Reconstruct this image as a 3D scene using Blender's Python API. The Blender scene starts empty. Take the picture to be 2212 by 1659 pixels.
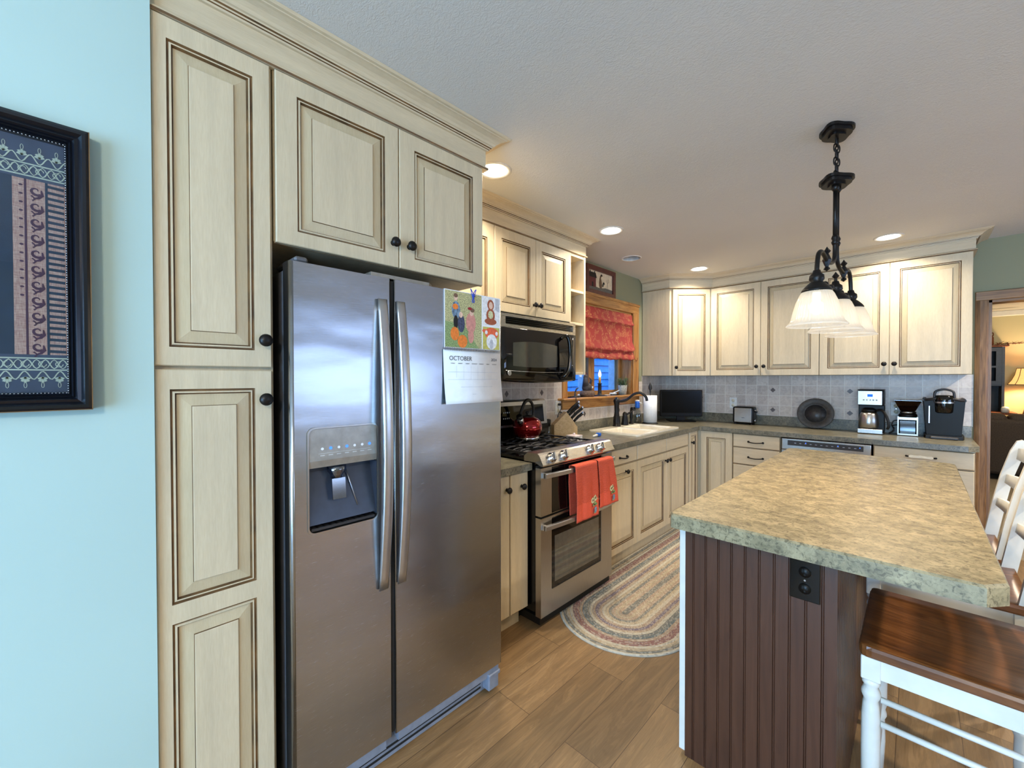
import bpy, bmesh, math, random
from mathutils import Vector, Matrix
random.seed(7)
PI = math.pi
SC = bpy.context.scene
COL = SC.collection

# ---------------------------------------------------------------- camera
cam_d = bpy.data.cameras.new('camera'); cam = bpy.data.objects.new('camera', cam_d); COL.objects.link(cam)
cam_d.sensor_width = 36.0; cam_d.lens = 894.87/2212*36; cam_d.clip_start = .02; cam_d.clip_end = 80
_y, _p, _r = (math.radians(a) for a in (44.35, -.727, -.058))
cam.matrix_world = Matrix.Translation((2.2067, -4.9609, 1.4322)) @ Matrix.Rotation(_y, 4, 'Z') @ Matrix.Rotation(PI/2+_p, 4, 'X') @ Matrix.Rotation(_r, 4, 'Z')
SC.camera = cam
# ---------------------------------------------------------------- world, light, exposure
SC.view_settings.view_transform = 'Standard'; SC.view_settings.look = 'None'
SC.view_settings.exposure = 0.38; SC.view_settings.gamma = 1.0; SC.view_settings.use_curve_mapping = False
SC.cycles.use_denoising = True
SC.cycles.max_bounces = 8; SC.cycles.diffuse_bounces = 5; SC.cycles.glossy_bounces = 4; SC.cycles.transmission_bounces = 6
SC.cycles.caustics_reflective = False; SC.cycles.caustics_refractive = False
SC.cycles.sample_clamp_indirect = 6
W = bpy.data.worlds.new('dusk_sky'); SC.world = W; W.use_nodes = True
W.node_tree.nodes['Background'].inputs[0].default_value = (.20, .46, 1.0, 1)
W.node_tree.nodes['Background'].inputs[1].default_value = 4.5

def light(name, kind, loc, power, color, rot=(0, 0, 0), **kw):
    d = bpy.data.lights.new(name, kind); d.energy = power; d.color = color
    for k, v in kw.items(): setattr(d, k, v)
    o = bpy.data.objects.new(name, d); o.location = loc; o.rotation_euler = rot; COL.objects.link(o)
    return o
DAY = (.40, .70, 1.0); WARM = (1.0, .80, .56)
# daylight entering by the glazed patio door in the wall behind the camera and by the window to its left
light('daylight_patio', 'AREA', (2.6, -7.93, 1.15), 150, DAY, (-PI/2, 0, PI), shape='RECTANGLE', size=2.3, size_y=2.0)
light('daylight_side', 'AREA', (5.46, -2.0, 1.45), 13, (.92, .92, 1.0), (PI/2, 0, PI/2), shape='RECTANGLE', size=2.7, size_y=.8)

# ---------------------------------------------------------------- material helpers
def lin(c):
    c = c/255
    return c/12.92 if c <= .04045 else ((c+.055)/1.055)**2.4
def rgb(r, g, b): return (lin(r), lin(g), lin(b), 1)
class Mat:
    def __init__(s, name, col=(200, 200, 200), rough=.5, metal=0, **kw):
        s.m = bpy.data.materials.new(name); s.m.use_nodes = True
        s.nt = s.m.node_tree; s.n = s.nt.nodes; s.l = s.nt.links
        s.b = s.n['Principled BSDF']
        s.b.inputs['Base Color'].default_value = rgb(*col)
        s.b.inputs['Roughness'].default_value = rough; s.b.inputs['Metallic'].default_value = metal
        for k, v in kw.items(): s.b.inputs[k].default_value = v
        s._tc = None
        s.m.diffuse_color = rgb(*col)
    def node(s, t, **kw):
        n = s.n.new(t)
        for k, v in kw.items():
            if k.startswith('i_'):
                key = k[2:].replace('_', ' ')
                n.inputs[int(key) if key.isdigit() else key].default_value = v
            else: setattr(n, k, v)
        return n
    def coord(s, kind='Object', scale=(1, 1, 1), rot=(0, 0, 0), loc=(0, 0, 0)):
        tc = s.node('ShaderNodeTexCoord'); mp = s.node('ShaderNodeMapping')
        mp.inputs['Scale'].default_value = scale; mp.inputs['Rotation'].default_value = rot; mp.inputs['Location'].default_value = loc
        if kind == 'World':
            g = s.node('ShaderNodeNewGeometry'); s.l.new(g.outputs['Position'], mp.inputs[0])
        else: s.l.new(tc.outputs[kind], mp.inputs[0])
        return mp.outputs[0]
    def noise(s, vec, scale, detail=4, rough=.55, dist=0):
        n = s.node('ShaderNodeTexNoise'); n.inputs['Scale'].default_value = scale; n.inputs['Detail'].default_value = detail
        n.inputs['Roughness'].default_value = rough; n.inputs['Distortion'].default_value = dist
        if vec: s.l.new(vec, n.inputs['Vector'])
        return n.outputs['Fac']
    def ramp(s, fac, stops, interp='LINEAR'):
        r = s.node('ShaderNodeValToRGB'); r.color_ramp.interpolation = interp
        e = r.color_ramp.elements
        while len(e) < len(stops): e.new(.5)
        for i, (p, c) in enumerate(stops):
            e[i].position = p; e[i].color = rgb(*c) if len(c) == 3 else c
        s.l.new(fac, r.inputs[0]); return r.outputs[0]
    def mix(s, fac, a, b, mode='MIX'):
        m = s.node('ShaderNodeMix', data_type='RGBA', blend_type=mode)
        for sock, v in ((m.inputs[0], fac), (m.inputs[6], a), (m.inputs[7], b)):
            if hasattr(v, 'is_linked'): s.l.new(v, sock)
            elif isinstance(v, (int, float)): sock.default_value = v
            else: sock.default_value = rgb(*v)
        return m.outputs[2]
    def math(s, op, a, b=0, c=0):
        m = s.node('ShaderNodeMath', operation=op)
        for i, v in enumerate((a, b, c)):
            if hasattr(v, 'is_linked'): s.l.new(v, m.inputs[i])
            else: m.inputs[i].default_value = v
        return m.outputs[0]
    def bump(s, h, strength=.2, dist=.002):
        b = s.node('ShaderNodeBump'); b.inputs['Strength'].default_value = strength; b.inputs['Distance'].default_value = dist
        s.l.new(h, b.inputs['Height']); s.l.new(b.outputs[0], s.b.inputs['Normal'])
    def base(s, c): s.l.new(c, s.b.inputs['Base Color'])
    def set(s, k, v): s.l.new(v, s.b.inputs[k])
MM = {}
def plain(name, col, rough=.5, metal=0, var=.06, scale=30, **kw):
    """one-colour finish with a faint procedural mottling"""
    M = Mat(name, col, rough, metal, **kw)
    v = M.coord('World'); f = M.noise(v, scale, 3)
    lo = tuple(max(0, c*(1-var)) for c in col); hi = tuple(min(255, c*(1+var)) for c in col)
    M.base(M.ramp(f, [(.3, lo), (.7, hi)]))
    MM[name] = M.m; return M.m
def emis(name, col, strength):
    M = Mat(name, col, .5); M.b.inputs['Emission Color'].default_value = rgb(*col); M.b.inputs['Emission Strength'].default_value = strength
    MM[name] = M.m; return M.m

# cream paint with brushed glaze
def cream(name, col, axis):
    M = Mat(name, col, .42)
    sc = {'z': (9, 9, .9), 'h': (.9, .9, 12)}[axis]
    f = M.noise(M.coord('World', sc), 3.2, 5, .6)
    g = M.noise(M.coord('World', tuple(a*6 for a in sc)), 5, 3, .6)
    c = M.ramp(f, [(.25, tuple(k*.93 for k in col)), (.5, tuple(k*.975 for k in col)), (.75, tuple(min(255, k*1.02) for k in col))])
    c2 = M.ramp(g, [(.3, (246, 243, 238)), (.7, (255, 255, 255))])
    M.base(M.mix(1.0, c, c2, 'MULTIPLY')); M.bump(g, .03, .0006)
    MM[name] = M.m
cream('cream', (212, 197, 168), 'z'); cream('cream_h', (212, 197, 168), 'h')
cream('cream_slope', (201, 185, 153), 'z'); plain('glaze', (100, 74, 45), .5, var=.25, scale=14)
plain('cab_in', (222, 206, 172), .5)
plain('bronze', (34, 32, 32), .38, .6)
plain('black_gloss', (9, 9, 10), .09, var=.02)
plain('black_plastic', (13, 12, 11), .42, **{'Specular IOR Level': .3})
plain('black_iron', (28, 28, 30), .55)
plain('dark_plastic', (46, 44, 46), .4)
plain('chrome', (205, 205, 208), .16, 1, var=.02)
plain('white_plastic', (228, 226, 220), .4)
plain('cord_black', (16, 15, 15), .5)
plain('shadow_gap', (18, 17, 17), .8)
def steel(name, col, rough, axis, wob=.0):
    M = Mat(name, col, rough, 1)
    sc = {'y': (150, 2, 150), 'z': (100, 100, 1.5), 'x': (2, 150, 150)}[axis]
    g = M.noise(M.coord('World', sc), 10, 3, .6)
    M.base(M.ramp(g, [(.3, tuple(k*.93 for k in col)), (.7, tuple(min(255, k*1.03) for k in col))]))
    M.set('Roughness', M.math('MULTIPLY_ADD', g, .12, rough-.05))
    if wob:
        w = M.noise(M.coord('World', (1, .8, 2.4)), 2.2, 2, .5)
        M.bump(w, wob, .05)
    MM[name] = M.m
steel('steel_door', (178, 180, 184), .24, 'y', .12)
steel('steel', (190, 186, 180), .26, 'y'); steel('steel_v', (186, 182, 176), .3, 'z')
plain('steel_handle', (196, 196, 198), .3, .95, var=.02)
plain('fridge_side', (92, 92, 96), .45, .2)
plain('grille_grey', (128, 138, 156), .4, .1)
# wall paint
def wallpaint(name, col):
    M = Mat(name, col, .75); v = M.coord('World')
    f = M.noise(v, 60, 4); M.bump(f, .12, .002)
    M.base(M.ramp(M.noise(v, 1.3, 2), [(.3, tuple(k*.97 for k in col)), (.7, col)]))
    MM[name] = M.m
wallpaint('sage', (146, 146, 118)); wallpaint('sage_daylit', (176, 202, 198)); wallpaint('living_wall', (206, 200, 160))  # near wall paint: blue daylight cast is mixed into its colour
M = Mat('ceiling_paint', (212, 211, 207), .85); v = M.coord('World', (1, 1.6, 1))
f = M.noise(v, 60, 5, .6, 1.4)
M.bump(f, .55, .004); M.base(M.ramp(M.noise(v, .8, 2), [(.3, (209, 208, 204)), (.7, (215, 214, 210))])); MM['ceiling_paint'] = M.m
# floor planks, boards running along Y
M = Mat('oak_floor', (160, 128, 90), .42)
v = M.coord('World', (1, 1, 1), (0, 0, PI/2), (0, .085, 0))
br = M.node('ShaderNodeTexBrick', offset=.37, squash=1.0); M.l.new(v, br.inputs['Vector'])
for k, val in (('Scale', 1.0), ('Mortar Size', .0012), ('Mortar Smooth', .2), ('Bias', 0), ('Brick Width', 1.22), ('Row Height', .187)): br.inputs[k].default_value = val
br.inputs['Color1'].default_value = (0, 0, 0, 1); br.inputs['Color2'].default_value = (1, 1, 1, 1); br.inputs['Mortar'].default_value = (.5, .5, .5, 1)
sep = M.node('ShaderNodeSeparateColor'); M.l.new(br.outputs['Color'], sep.inputs[0]); rnd = sep.outputs[0]
cmb = M.node('ShaderNodeCombineXYZ'); M.l.new(M.math('MULTIPLY', rnd, 37), cmb.inputs[2])
ad = M.node('ShaderNodeVectorMath', operation='ADD'); M.l.new(M.coord('World', (9, 1.1, 1)), ad.inputs[0]); M.l.new(cmb.outputs[0], ad.inputs[1])
g1 = M.noise(ad.outputs[0], 1.25, 6, .6, 2.2)
ad2 = M.node('ShaderNodeVectorMath', operation='ADD'); M.l.new(M.coord('World', (80, 2.2, 1)), ad2.inputs[0]); M.l.new(cmb.outputs[0], ad2.inputs[1])
g2 = M.noise(ad2.outputs[0], 2.4, 4, .6, .6)
wv = M.math('SINE', M.math('MULTIPLY', g1, 60)); wv = M.math('MULTIPLY_ADD', wv, .5, .5)
c1 = M.ramp(g1, [(.25, (92, 68, 43)), (.5, (138, 108, 74)), (.7, (172, 140, 100))])
c2 = M.mix(M.math('MULTIPLY', wv, .45), c1, (104, 78, 50)); c3 = M.mix(M.math('MULTIPLY', g2, .42), c2, (196, 170, 132))
c4 = M.mix(1.0, c3, M.ramp(rnd, [(0, (190, 184, 174)), (.5, (232, 226, 216)), (1, (255, 250, 240))]), 'MULTIPLY')
c5 = M.mix(br.outputs['Fac'], c4, (72, 52, 34)); M.base(c5); M.set('Roughness', M.math('MULTIPLY_ADD', g2, .2, .34)); M.bump(g2, .12, .002)
MM['oak_floor'] = M.m
# trim oak
def wood(name, a, b, c, sc, rough=.38):
    M = Mat(name, b, rough); f = M.noise(M.coord('World', sc), 2.6, 6, .62, 1.6); g = M.noise(M.coord('World', tuple(k*5 for k in sc)), 4, 3)
    col = M.ramp(f, [(.3, a), (.5, b), (.7, c)]); M.base(M.mix(M.math('MULTIPLY', g, .35), col, a)); M.bump(g, .08, .001); MM[name] = M.m
wood('oak_y', (128, 80, 36), (182, 128, 66), (208, 158, 92), (14, 1.2, 14)); wood('oak_z', (128, 80, 36), (178, 124, 64), (204, 154, 90), (14, 14, 1.2))
wood('oak_dark_z', (82, 56, 32), (124, 90, 56), (152, 116, 76), (20, 20, 1)); wood('oak_dark_x', (92, 60, 30), (140, 100, 58), (168, 128, 82), (1, 20, 20))
wood('seat_wood', (74, 40, 18), (112, 66, 32), (142, 90, 48), (1.6, 14, 6), .28)
wood('espresso', (70, 44, 33), (82, 52, 38), (92, 60, 44), (14, 14, .8), .34)
wood('block_wood', (186, 148, 96), (212, 176, 124), (226, 194, 146), (3, 20, 20), .4)
# laminate
def laminate(name, lo, mid, hi, sc, rough):
    M = Mat(name, mid, rough); v = M.coord('World', sc)
    a = M.noise(v, 16, 8, .7, .5); b = M.noise(v, 70, 6, .7, .8); c = M.noise(v, 190, 3, .7)
    col = M.ramp(a, [(.3, lo), (.5, mid), (.68, hi)])
    col = M.mix(M.ramp(b, [(.38, (215, 215, 215)), (.50, (0, 0, 0))]), col, tuple(k*.62 for k in lo))
    col = M.mix(M.ramp(c, [(.55, (0, 0, 0)), (.75, (90, 90, 90))]), col, hi)
    M.base(col); MM[name] = M.m
laminate('laminate', (84, 82, 70), (118, 113, 96), (146, 139, 120), (1.2, 1, 1), .3)
laminate('laminate_isl', (102, 95, 74), (150, 138, 108), (180, 166, 132), (1, 1.25, 1), .27)
# backsplash tile
def tile(name, swap):
    M = Mat(name, (196, 188, 180), .35)
    g = M.node('ShaderNodeNewGeometry'); sx = M.node('ShaderNodeSeparateXYZ'); M.l.new(g.outputs['Position'], sx.inputs[0])
    cb = M.node('ShaderNodeCombineXYZ'); M.l.new(sx.outputs[1 if swap else 0], cb.inputs[0]); M.l.new(sx.outputs[2], cb.inputs[1])
    of = M.node('ShaderNodeVectorMath', operation='ADD'); of.inputs[1].default_value = (-.057 + 10.4 if not swap else 10.4+.013, -.009-.0, 0); M.l.new(cb.outputs[0], of.inputs[0])
    br = M.node('ShaderNodeTexBrick', offset=0.0, squash=1.0); M.l.new(of.outputs[0], br.inputs['Vector'])
    for k, val in (('Scale', 1.0), ('Mortar Size', .0032), ('Mortar Smooth', .3), ('Bias', 0), ('Brick Width', .104), ('Row Height', .104)): br.inputs[k].default_value = val
    br.inputs['Color1'].default_value = (0, 0, 0, 1); br.inputs['Color2'].default_value = (1, 1, 1, 1)
    n1 = M.noise(M.coord('World'), 22, 5, .6, 1.5)
    c = M.ramp(n1, [(.3, (190, 178, 168)), (.5, (208, 197, 186)), (.7, (220, 210, 200))])
    c = M.mix(M.math('MULTIPLY', M.node('ShaderNodeSeparateColor').outputs[0], 0), c, c) if False else c
    sp = M.node('ShaderNodeSeparateColor'); M.l.new(br.outputs['Color'], sp.inputs[0])
    c = M.mix(1.0, c, M.ramp(sp.outputs[0], [(0, (232, 230, 230)), (1, (255, 255, 255))]), 'MULTIPLY')
    c = M.mix(br.outputs['Fac'], c, (224, 218, 208)); M.base(c)
    inv = M.math('SUBTRACT', 1, br.outputs['Fac']); M.bump(inv, .4, .002); MM[name] = M.m
tile('tile_back', False); tile('tile_left', True)
plain('tile_diamond', (96, 86, 84), .35)

# ---------------------------------------------------------------- mesh helpers
class MB:
    def __init__(s): s.bm = bmesh.new(); s.mi = 0; s.uv = None
    def f(s, vs, smooth=False):
        try: fc = s.bm.faces.new(vs)
        except ValueError: return None
        fc.material_index = s.mi; fc.smooth = smooth; return fc
    def v(s, p): return s.bm.verts.new(p)
    def box(s, x0, x1, y0, y1, z0, z1, bev=0, mi=None, M=None, seg=1):
        if mi is not None: s.mi = mi
        if x0 > x1: x0, x1 = x1, x0
        if y0 > y1: y0, y1 = y1, y0
        if z0 > z1: z0, z1 = z1, z0
        r = bmesh.ops.create_cube(s.bm, size=1.0)
        vs = r['verts']
        for v in vs: v.co = Vector(((x0+x1)/2+v.co.x*(x1-x0), (y0+y1)/2+v.co.y*(y1-y0), (z0+z1)/2+v.co.z*(z1-z0)))
        if M is not None:
            for v in vs: v.co = M @ v.co
        fs = {f for v in vs for f in v.link_faces}
        for f in fs: f.material_index = s.mi
        if bev:
            es = list({e for v in vs for e in v.link_edges})
            r = bmesh.ops.bevel(s.bm, geom=es, offset=bev, segments=seg, profile=.5, affect='EDGES')
            for f in r['faces']: f.material_index = s.mi; f.smooth = seg > 1
        return s
    def lathe(s, prof, c=(0, 0, 0), axis='z', seg=24, mi=None, smooth=True, cap=True, M=None, arc=2*PI):
        """prof = [(r, h)...] turned about axis through c"""
        if mi is not None: s.mi = mi
        rings = []
        n = seg
        for r, h in prof:
            ring = []
            for i in range(n):
                a = arc*i/n; x, y = r*math.cos(a), r*math.sin(a)
                p = {'z': (x, y, h), 'x': (h, x, y), 'y': (y, h, x)}[axis]
                q = Vector(p)+Vector(c)
                if M is not None: q = M @ q
                ring.append(s.v(q))
            rings.append(ring)
        for a, b in zip(rings, rings[1:]):
            for i in range(n): s.f((a[i], a[(i+1) % n], b[(i+1) % n], b[i]), smooth)
        if cap:
            if prof[0][0] > 1e-5: s.f(list(reversed(rings[0])))
            if prof[-1][0] > 1e-5: s.f(rings[-1])
        return s
    def tube(s, pts, r, seg=8, mi=None, closed=False, smooth=True, flat=None):
        if mi is not None: s.mi = mi
        pts = [Vector(p) for p in pts]; n = len(pts); rs = r if isinstance(r, (list, tuple)) else [r]*n
        rings = []; up = None
        for i, p in enumerate(pts):
            a = pts[(i-1) % n] if (i > 0 or closed) else p; b = pts[(i+1) % n] if (i < n-1 or closed) else p
            t = (b-a).normalized()
            if up is None:
                up = Vector((0, 0, 1)) if abs(t.z) < .9 else Vector((1, 0, 0))
            s1 = t.cross(up).normalized(); up = s1.cross(t).normalized()
            k = flat if flat else 1
            rings.append([s.v(p+(s1*math.cos(2*PI*j/seg)+up*math.sin(2*PI*j/seg)*k)*rs[i]) for j in range(seg)])
        m = n if closed else n-1
        for i in range(m):
            a, b = rings[i], rings[(i+1) % n]
            for j in range(seg): s.f((a[j], a[(j+1) % seg], b[(j+1) % seg], b[j]), smooth)
        if not closed: s.f(list(reversed(rings[0]))); s.f(rings[-1])
        return s
    def prism(s, pts, axis, a, b, mi=None, smooth=False):
        """2-D outline pushed along axis from a to b. x: pts=(y,z); y: pts=(x,z); z: pts=(x,y)"""
        if mi is not None: s.mi = mi
        g = {'x': lambda p, h: (h, p[0], p[1]), 'y': lambda p, h: (p[0], h, p[1]), 'z': lambda p, h: (p[0], p[1], h)}[axis]
        A = [s.v(g(p, a)) for p in pts]; B = [s.v(g(p, b)) for p in pts]; n = len(pts)
        s.f(A); s.f(list(reversed(B)))
        for i in range(n): s.f((A[i], B[i], B[(i+1) % n], A[(i+1) % n]), smooth)
        return s
    def plate(s, outer, holes, axis, a, b, mi=None):
        """outline with holes, pushed along axis"""
        if mi is not None: s.mi = mi
        g = {'x': lambda p, h: (h, p[0], p[1]), 'y': lambda p, h: (p[0], h, p[1]), 'z': lambda p, h: (p[0], p[1], h)}[axis]
        for h in (a, b):
            es = []
            for loop in [outer]+list(holes):
                vs = [s.v(g(p, h)) for p in loop]
                es += [s.bm.edges.new((vs[i], vs[(i+1) % len(vs)])) for i in range(len(vs))]
            r = bmesh.ops.triangle_fill(s.bm, use_beauty=True, use_dissolve=False, edges=es)
            for q in r['geom']:
                if isinstance(q, bmesh.types.BMFace): q.material_index = s.mi
        for loop in [outer]+list(holes):
            n = len(loop); A = [s.v(g(p, a)) for p in loop]; B = [s.v(g(p, b)) for p in loop]
            for i in range(n): s.f((A[i], B[i], B[(i+1) % n], A[(i+1) % n]))
        return s
    def ball(s, c, r, mi=None, sc=(1, 1, 1), seg=16, ring=10):
        if mi is not None: s.mi = mi
        prof = [(r*math.sin(PI*i/ring), -r*math.cos(PI*i/ring)) for i in range(ring+1)]
        k = len(s.bm.verts); s.lathe([(max(a, 1e-6), h) for a, h in prof], (0, 0, 0), 'z', seg, cap=False)
        s.bm.verts.ensure_lookup_table()
        for v in list(s.bm.verts)[k:]: v.co = Vector((c[0]+v.co.x*sc[0], c[1]+v.co.y*sc[1], c[2]+v.co.z*sc[2]))
        return s
    def sheet(s, O, U, V, poly, mi=None, lift=0):
        """flat polygon in the plane O + u*U + v*V"""
        if mi is not None: s.mi = mi
        O, U, V = Vector(O), Vector(U), Vector(V); n = U.cross(V).normalized()
        s.f([s.v(O+U*p[0]+V*p[1]+n*lift) for p in poly]); return s
    def ribbon(s, O, U, V, pts, w, mi=None, lift=0, closed=False):
        """flat band of width w following pts in a plane"""
        if mi is not None: s.mi = mi
        O, U, V = Vector(O), Vector(U), Vector(V); nn = U.cross(V).normalized(); n = len(pts); L = []
        for i, p in enumerate(pts):
            a = pts[(i-1) % n] if (i > 0 or closed) else p; b = pts[(i+1) % n] if (i < n-1 or closed) else p
            dx, dy = b[0]-a[0], b[1]-a[1]; d = math.hypot(dx, dy) or 1
            k = (w[i] if isinstance(w, (list, tuple)) else w)/2
            L.append([s.v(O+U*(p[0]+sg*-dy/d*k)+V*(p[1]+sg*dx/d*k)+nn*lift) for sg in (1, -1)])
        for i in range(n if closed else n-1):
            a, b = L[i], L[(i+1) % n]; s.f((a[1], b[1], b[0], a[0]))
        return s
    def build(s, name, mats, parent=None, recalc=True, dbl=True, bevel=None):
        if dbl: bmesh.ops.remove_doubles(s.bm, verts=s.bm.verts, dist=2e-5)
        if recalc: bmesh.ops.recalc_face_normals(s.bm, faces=s.bm.faces)
        me = bpy.data.meshes.new(name); s.bm.to_mesh(me); s.bm.free()
        for m in (mats if isinstance(mats, (list, tuple)) else [mats]): me.materials.append(MM[m] if isinstance(m, str) else m)
        o = bpy.data.objects.new(name, me); COL.objects.link(o)
        if parent: o.parent = parent
        return o
def thing(name, label, cat, group=None):
    o = bpy.data.objects.new(name, None); COL.objects.link(o); o.empty_display_size = .1
    return tag(o, label, cat, group)
def tag(o, label=None, cat=None, group=None, kind=None):
    if label: o['label'] = label
    if cat: o['category'] = cat
    if group: o['group'] = group
    if kind: o['kind'] = kind
    return o
def struct(o): o['kind'] = 'structure'; return o
def desc(o):
    for c in o.children: yield c; yield from desc(c)
def anchor(t, loc, rz=0, at=None):
    """put the thing's origin at loc: meshes were built in world space"""
    d = Vector(loc); done = set()
    for c in desc(t):
        if c.type == 'MESH' and c.data.name not in done:
            c.data.transform(Matrix.Translation(-d)); done.add(c.data.name)
    t.location = at if at else loc; t.rotation_euler.z = rz
    return t
def copy_tree(o, parent=None):
    c = o.copy(); COL.objects.link(c); c.parent = parent
    for ch in list(o.children): copy_tree(ch, c)
    return c
def bez(pts, n=8):
    """smooth curve through points (Catmull-Rom)"""
    P = [Vector(p) for p in pts]; out = []
    for i in range(len(P)-1):
        p0 = P[i-1] if i else P[i]; p1, p2 = P[i], P[i+1]; p3 = P[i+2] if i+2 < len(P) else P[i+1]
        for k in range(n):
            t = k/n; out.append(.5*((2*p1)+(p2-p0)*t+(2*p0-5*p1+4*p2-p3)*t*t+(3*p1-p0-3*p2+p3)*t**3))
    out.append(P[-1]); return out
def rrect(x0, x1, y0, y1, r, n=5):
    out = []
    for cx, cy, a0 in ((x1-r, y1-r, 0), (x0+r, y1-r, PI/2), (x0+r, y0+r, PI), (x1-r, y0+r, 1.5*PI)):
        for i in range(n+1):
            a = a0+PI/2*i/n; out.append((cx+r*math.cos(a), cy+r*math.sin(a)))
    return out
def text(body, size, O, U, V, mat, name, parent, align='LEFT', ext=.0004, bold=0):
    cu = bpy.data.curves.new('t', 'FONT'); cu.body = body; cu.size = size; cu.align_x = align; cu.extrude = ext; cu.resolution_u = 3; cu.offset = bold
    ob = bpy.data.objects.new('t', cu); COL.objects.link(ob)
    me = bpy.data.meshes.new_from_object(ob.evaluated_get(bpy.context.evaluated_depsgraph_get()))
    bpy.data.objects.remove(ob); bpy.data.curves.remove(cu)
    U, V = Vector(U), Vector(V); N = U.cross(V); m = Matrix((U, V, N)).transposed().to_4x4(); m.translation = Vector(O)
    me.transform(m); me.materials.clear(); me.materials.append(MM[mat]); me.name = name
    o = bpy.data.objects.new(name, me); COL.objects.link(o); o.parent = parent; return o

# more finishes
def glassy(name, col, rough=.02, alpha=.85, tint=None):
    """thin clear pane: mostly see-through with a sharp reflection"""
    m = bpy.data.materials.new(name); m.use_nodes = True; nt = m.node_tree; nt.nodes.clear()
    o = nt.nodes.new('ShaderNodeOutputMaterial'); t = nt.nodes.new('ShaderNodeBsdfTransparent'); g = nt.nodes.new('ShaderNodeBsdfGlossy')
    x = nt.nodes.new('ShaderNodeMixShader'); f = nt.nodes.new('ShaderNodeFresnel'); f.inputs[0].default_value = 1.5
    t.inputs[0].default_value = rgb(*col); g.inputs['Roughness'].default_value = rough
    ad = nt.nodes.new('ShaderNodeMath'); ad.operation = 'ADD'; ad.inputs[1].default_value = 1-alpha
    ge = nt.nodes.new('ShaderNodeNewGeometry'); iv = nt.nodes.new('ShaderNodeMath'); iv.operation = 'SUBTRACT'; iv.inputs[0].default_value = 1; mu = nt.nodes.new('ShaderNodeMath'); mu.operation = 'MULTIPLY'
    nt.links.new(ge.outputs['Backfacing'], iv.inputs[1]); nt.links.new(iv.outputs[0], mu.inputs[0]); nt.links.new(ad.outputs[0], mu.inputs[1])
    nt.links.new(f.outputs[0], ad.inputs[0]); nt.links.new(mu.outputs[0], x.inputs[0]); nt.links.new(t.outputs[0], x.inputs[1]); nt.links.new(g.outputs[0], x.inputs[2]); nt.links.new(x.outputs[0], o.inputs[0])
    MM[name] = m
glassy('glass', (235, 242, 245), .01, 1.0); glassy('clear_plastic', (215, 222, 226), .08, .9); glassy('hopper', (176, 156, 140), .08, .92); glassy('dispenser_clear', (170, 190, 215), .1, .8)
plain('vinyl_daylit', (196, 214, 228), .4); plain('ivory', (236, 226, 200), .3); plain('lawn', (70, 90, 60), .9)  # exterior frame: white vinyl with blue outdoor light put into its colour
plain('siding', (84, 136, 196), .8, scale=6, var=.12); plain('siding_dark', (26, 56, 110), .8)
plain('espresso_groove', (28, 16, 14), .5)
plain('white_paint', (226, 226, 220), .35, scale=12, var=.03)
plain('white_worn', (150, 146, 138), .6)
plain('gold_edge', (120, 92, 60), .4, .3)
plain('sink_white', (236, 228, 208), .16, var=.02)
plain('paper', (236, 238, 242), .7, var=.015); plain('ink', (84, 88, 98), .6); plain('ink_light', (176, 184, 196), .6)
plain('towel_paper', (240, 240, 240), .85, scale=90, var=.03)
plain('blue_plastic', (18, 96, 200), .35); plain('blue_cord', (46, 74, 190), .5)
emis('lens', (255, 246, 226), 9); emis('bulb', (255, 236, 200), 2.2); emis('led_blue', (40, 90, 255), 3); emis('lcd_blue', (10, 70, 255), 1.6); emis('flame_bulb', (255, 244, 214), 7)
plain('candle_yellow', (214, 160, 62), .5); plain('pot_white', (190, 192, 180), .8, scale=60, var=.14); plain('leaf', (84, 104, 70), .6, scale=60, var=.3)
plain('hen_dark', (58, 54, 58), .6, scale=50, var=.3); plain('hen_nest', (96, 78, 66), .8, scale=120, var=.4)
plain('tv_black', (8, 8, 9), .3, var=.02, **{'Specular IOR Level': .25}); plain('screen', (4, 4, 5), .2, var=.02, **{'Specular IOR Level': .15})
plain('plate_dark', (62, 60, 58), .55, scale=40, var=.2); plain('plate_centre', (44, 42, 42), .4, scale=40, var=.3)
plain('can_white', (222, 220, 214), .45); plain('can_baffle', (196, 194, 190), .6)
plain('enamel_grate', (42, 42, 46), .42, .3)
plain('dark_glass', (10, 9, 10), .05, var=.02); plain('window_glass_dark', (58, 60, 58), .06, var=.03); plain('oven_inner', (112, 108, 98), .04, .55)
plain('disp_panel', (150, 144, 134), .3, .4); plain('disp_inside', (50, 56, 68), .32, .2)
plain('hutch', (56, 64, 76), .45); plain('hutch_dark', (14, 13, 15), .5); plain('sofa_brown', (62, 52, 44), .85, scale=80, var=.15)
M = Mat('carpet', (150, 136, 116), .95); f = M.noise(M.coord('World'), 160, 3); M.base(M.ramp(f, [(.3, (120, 106, 88)), (.7, (164, 150, 128))])); M.bump(f, .5, .004); MM['carpet'] = M.m
plain('grey_mark', (188, 188, 186), .5)
plain('brown_fig', (110, 82, 58), .6); plain('coffee', (40, 24, 16), .6, scale=120, var=.5)
plain('box_pink', (222, 206, 206), .5)
# red kettle enamel
M = Mat('kettle_red', (150, 10, 16), .14, .75, **{'Coat Weight': .6, 'Coat Roughness': .04}); MM['kettle_red'] = M.m
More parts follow.
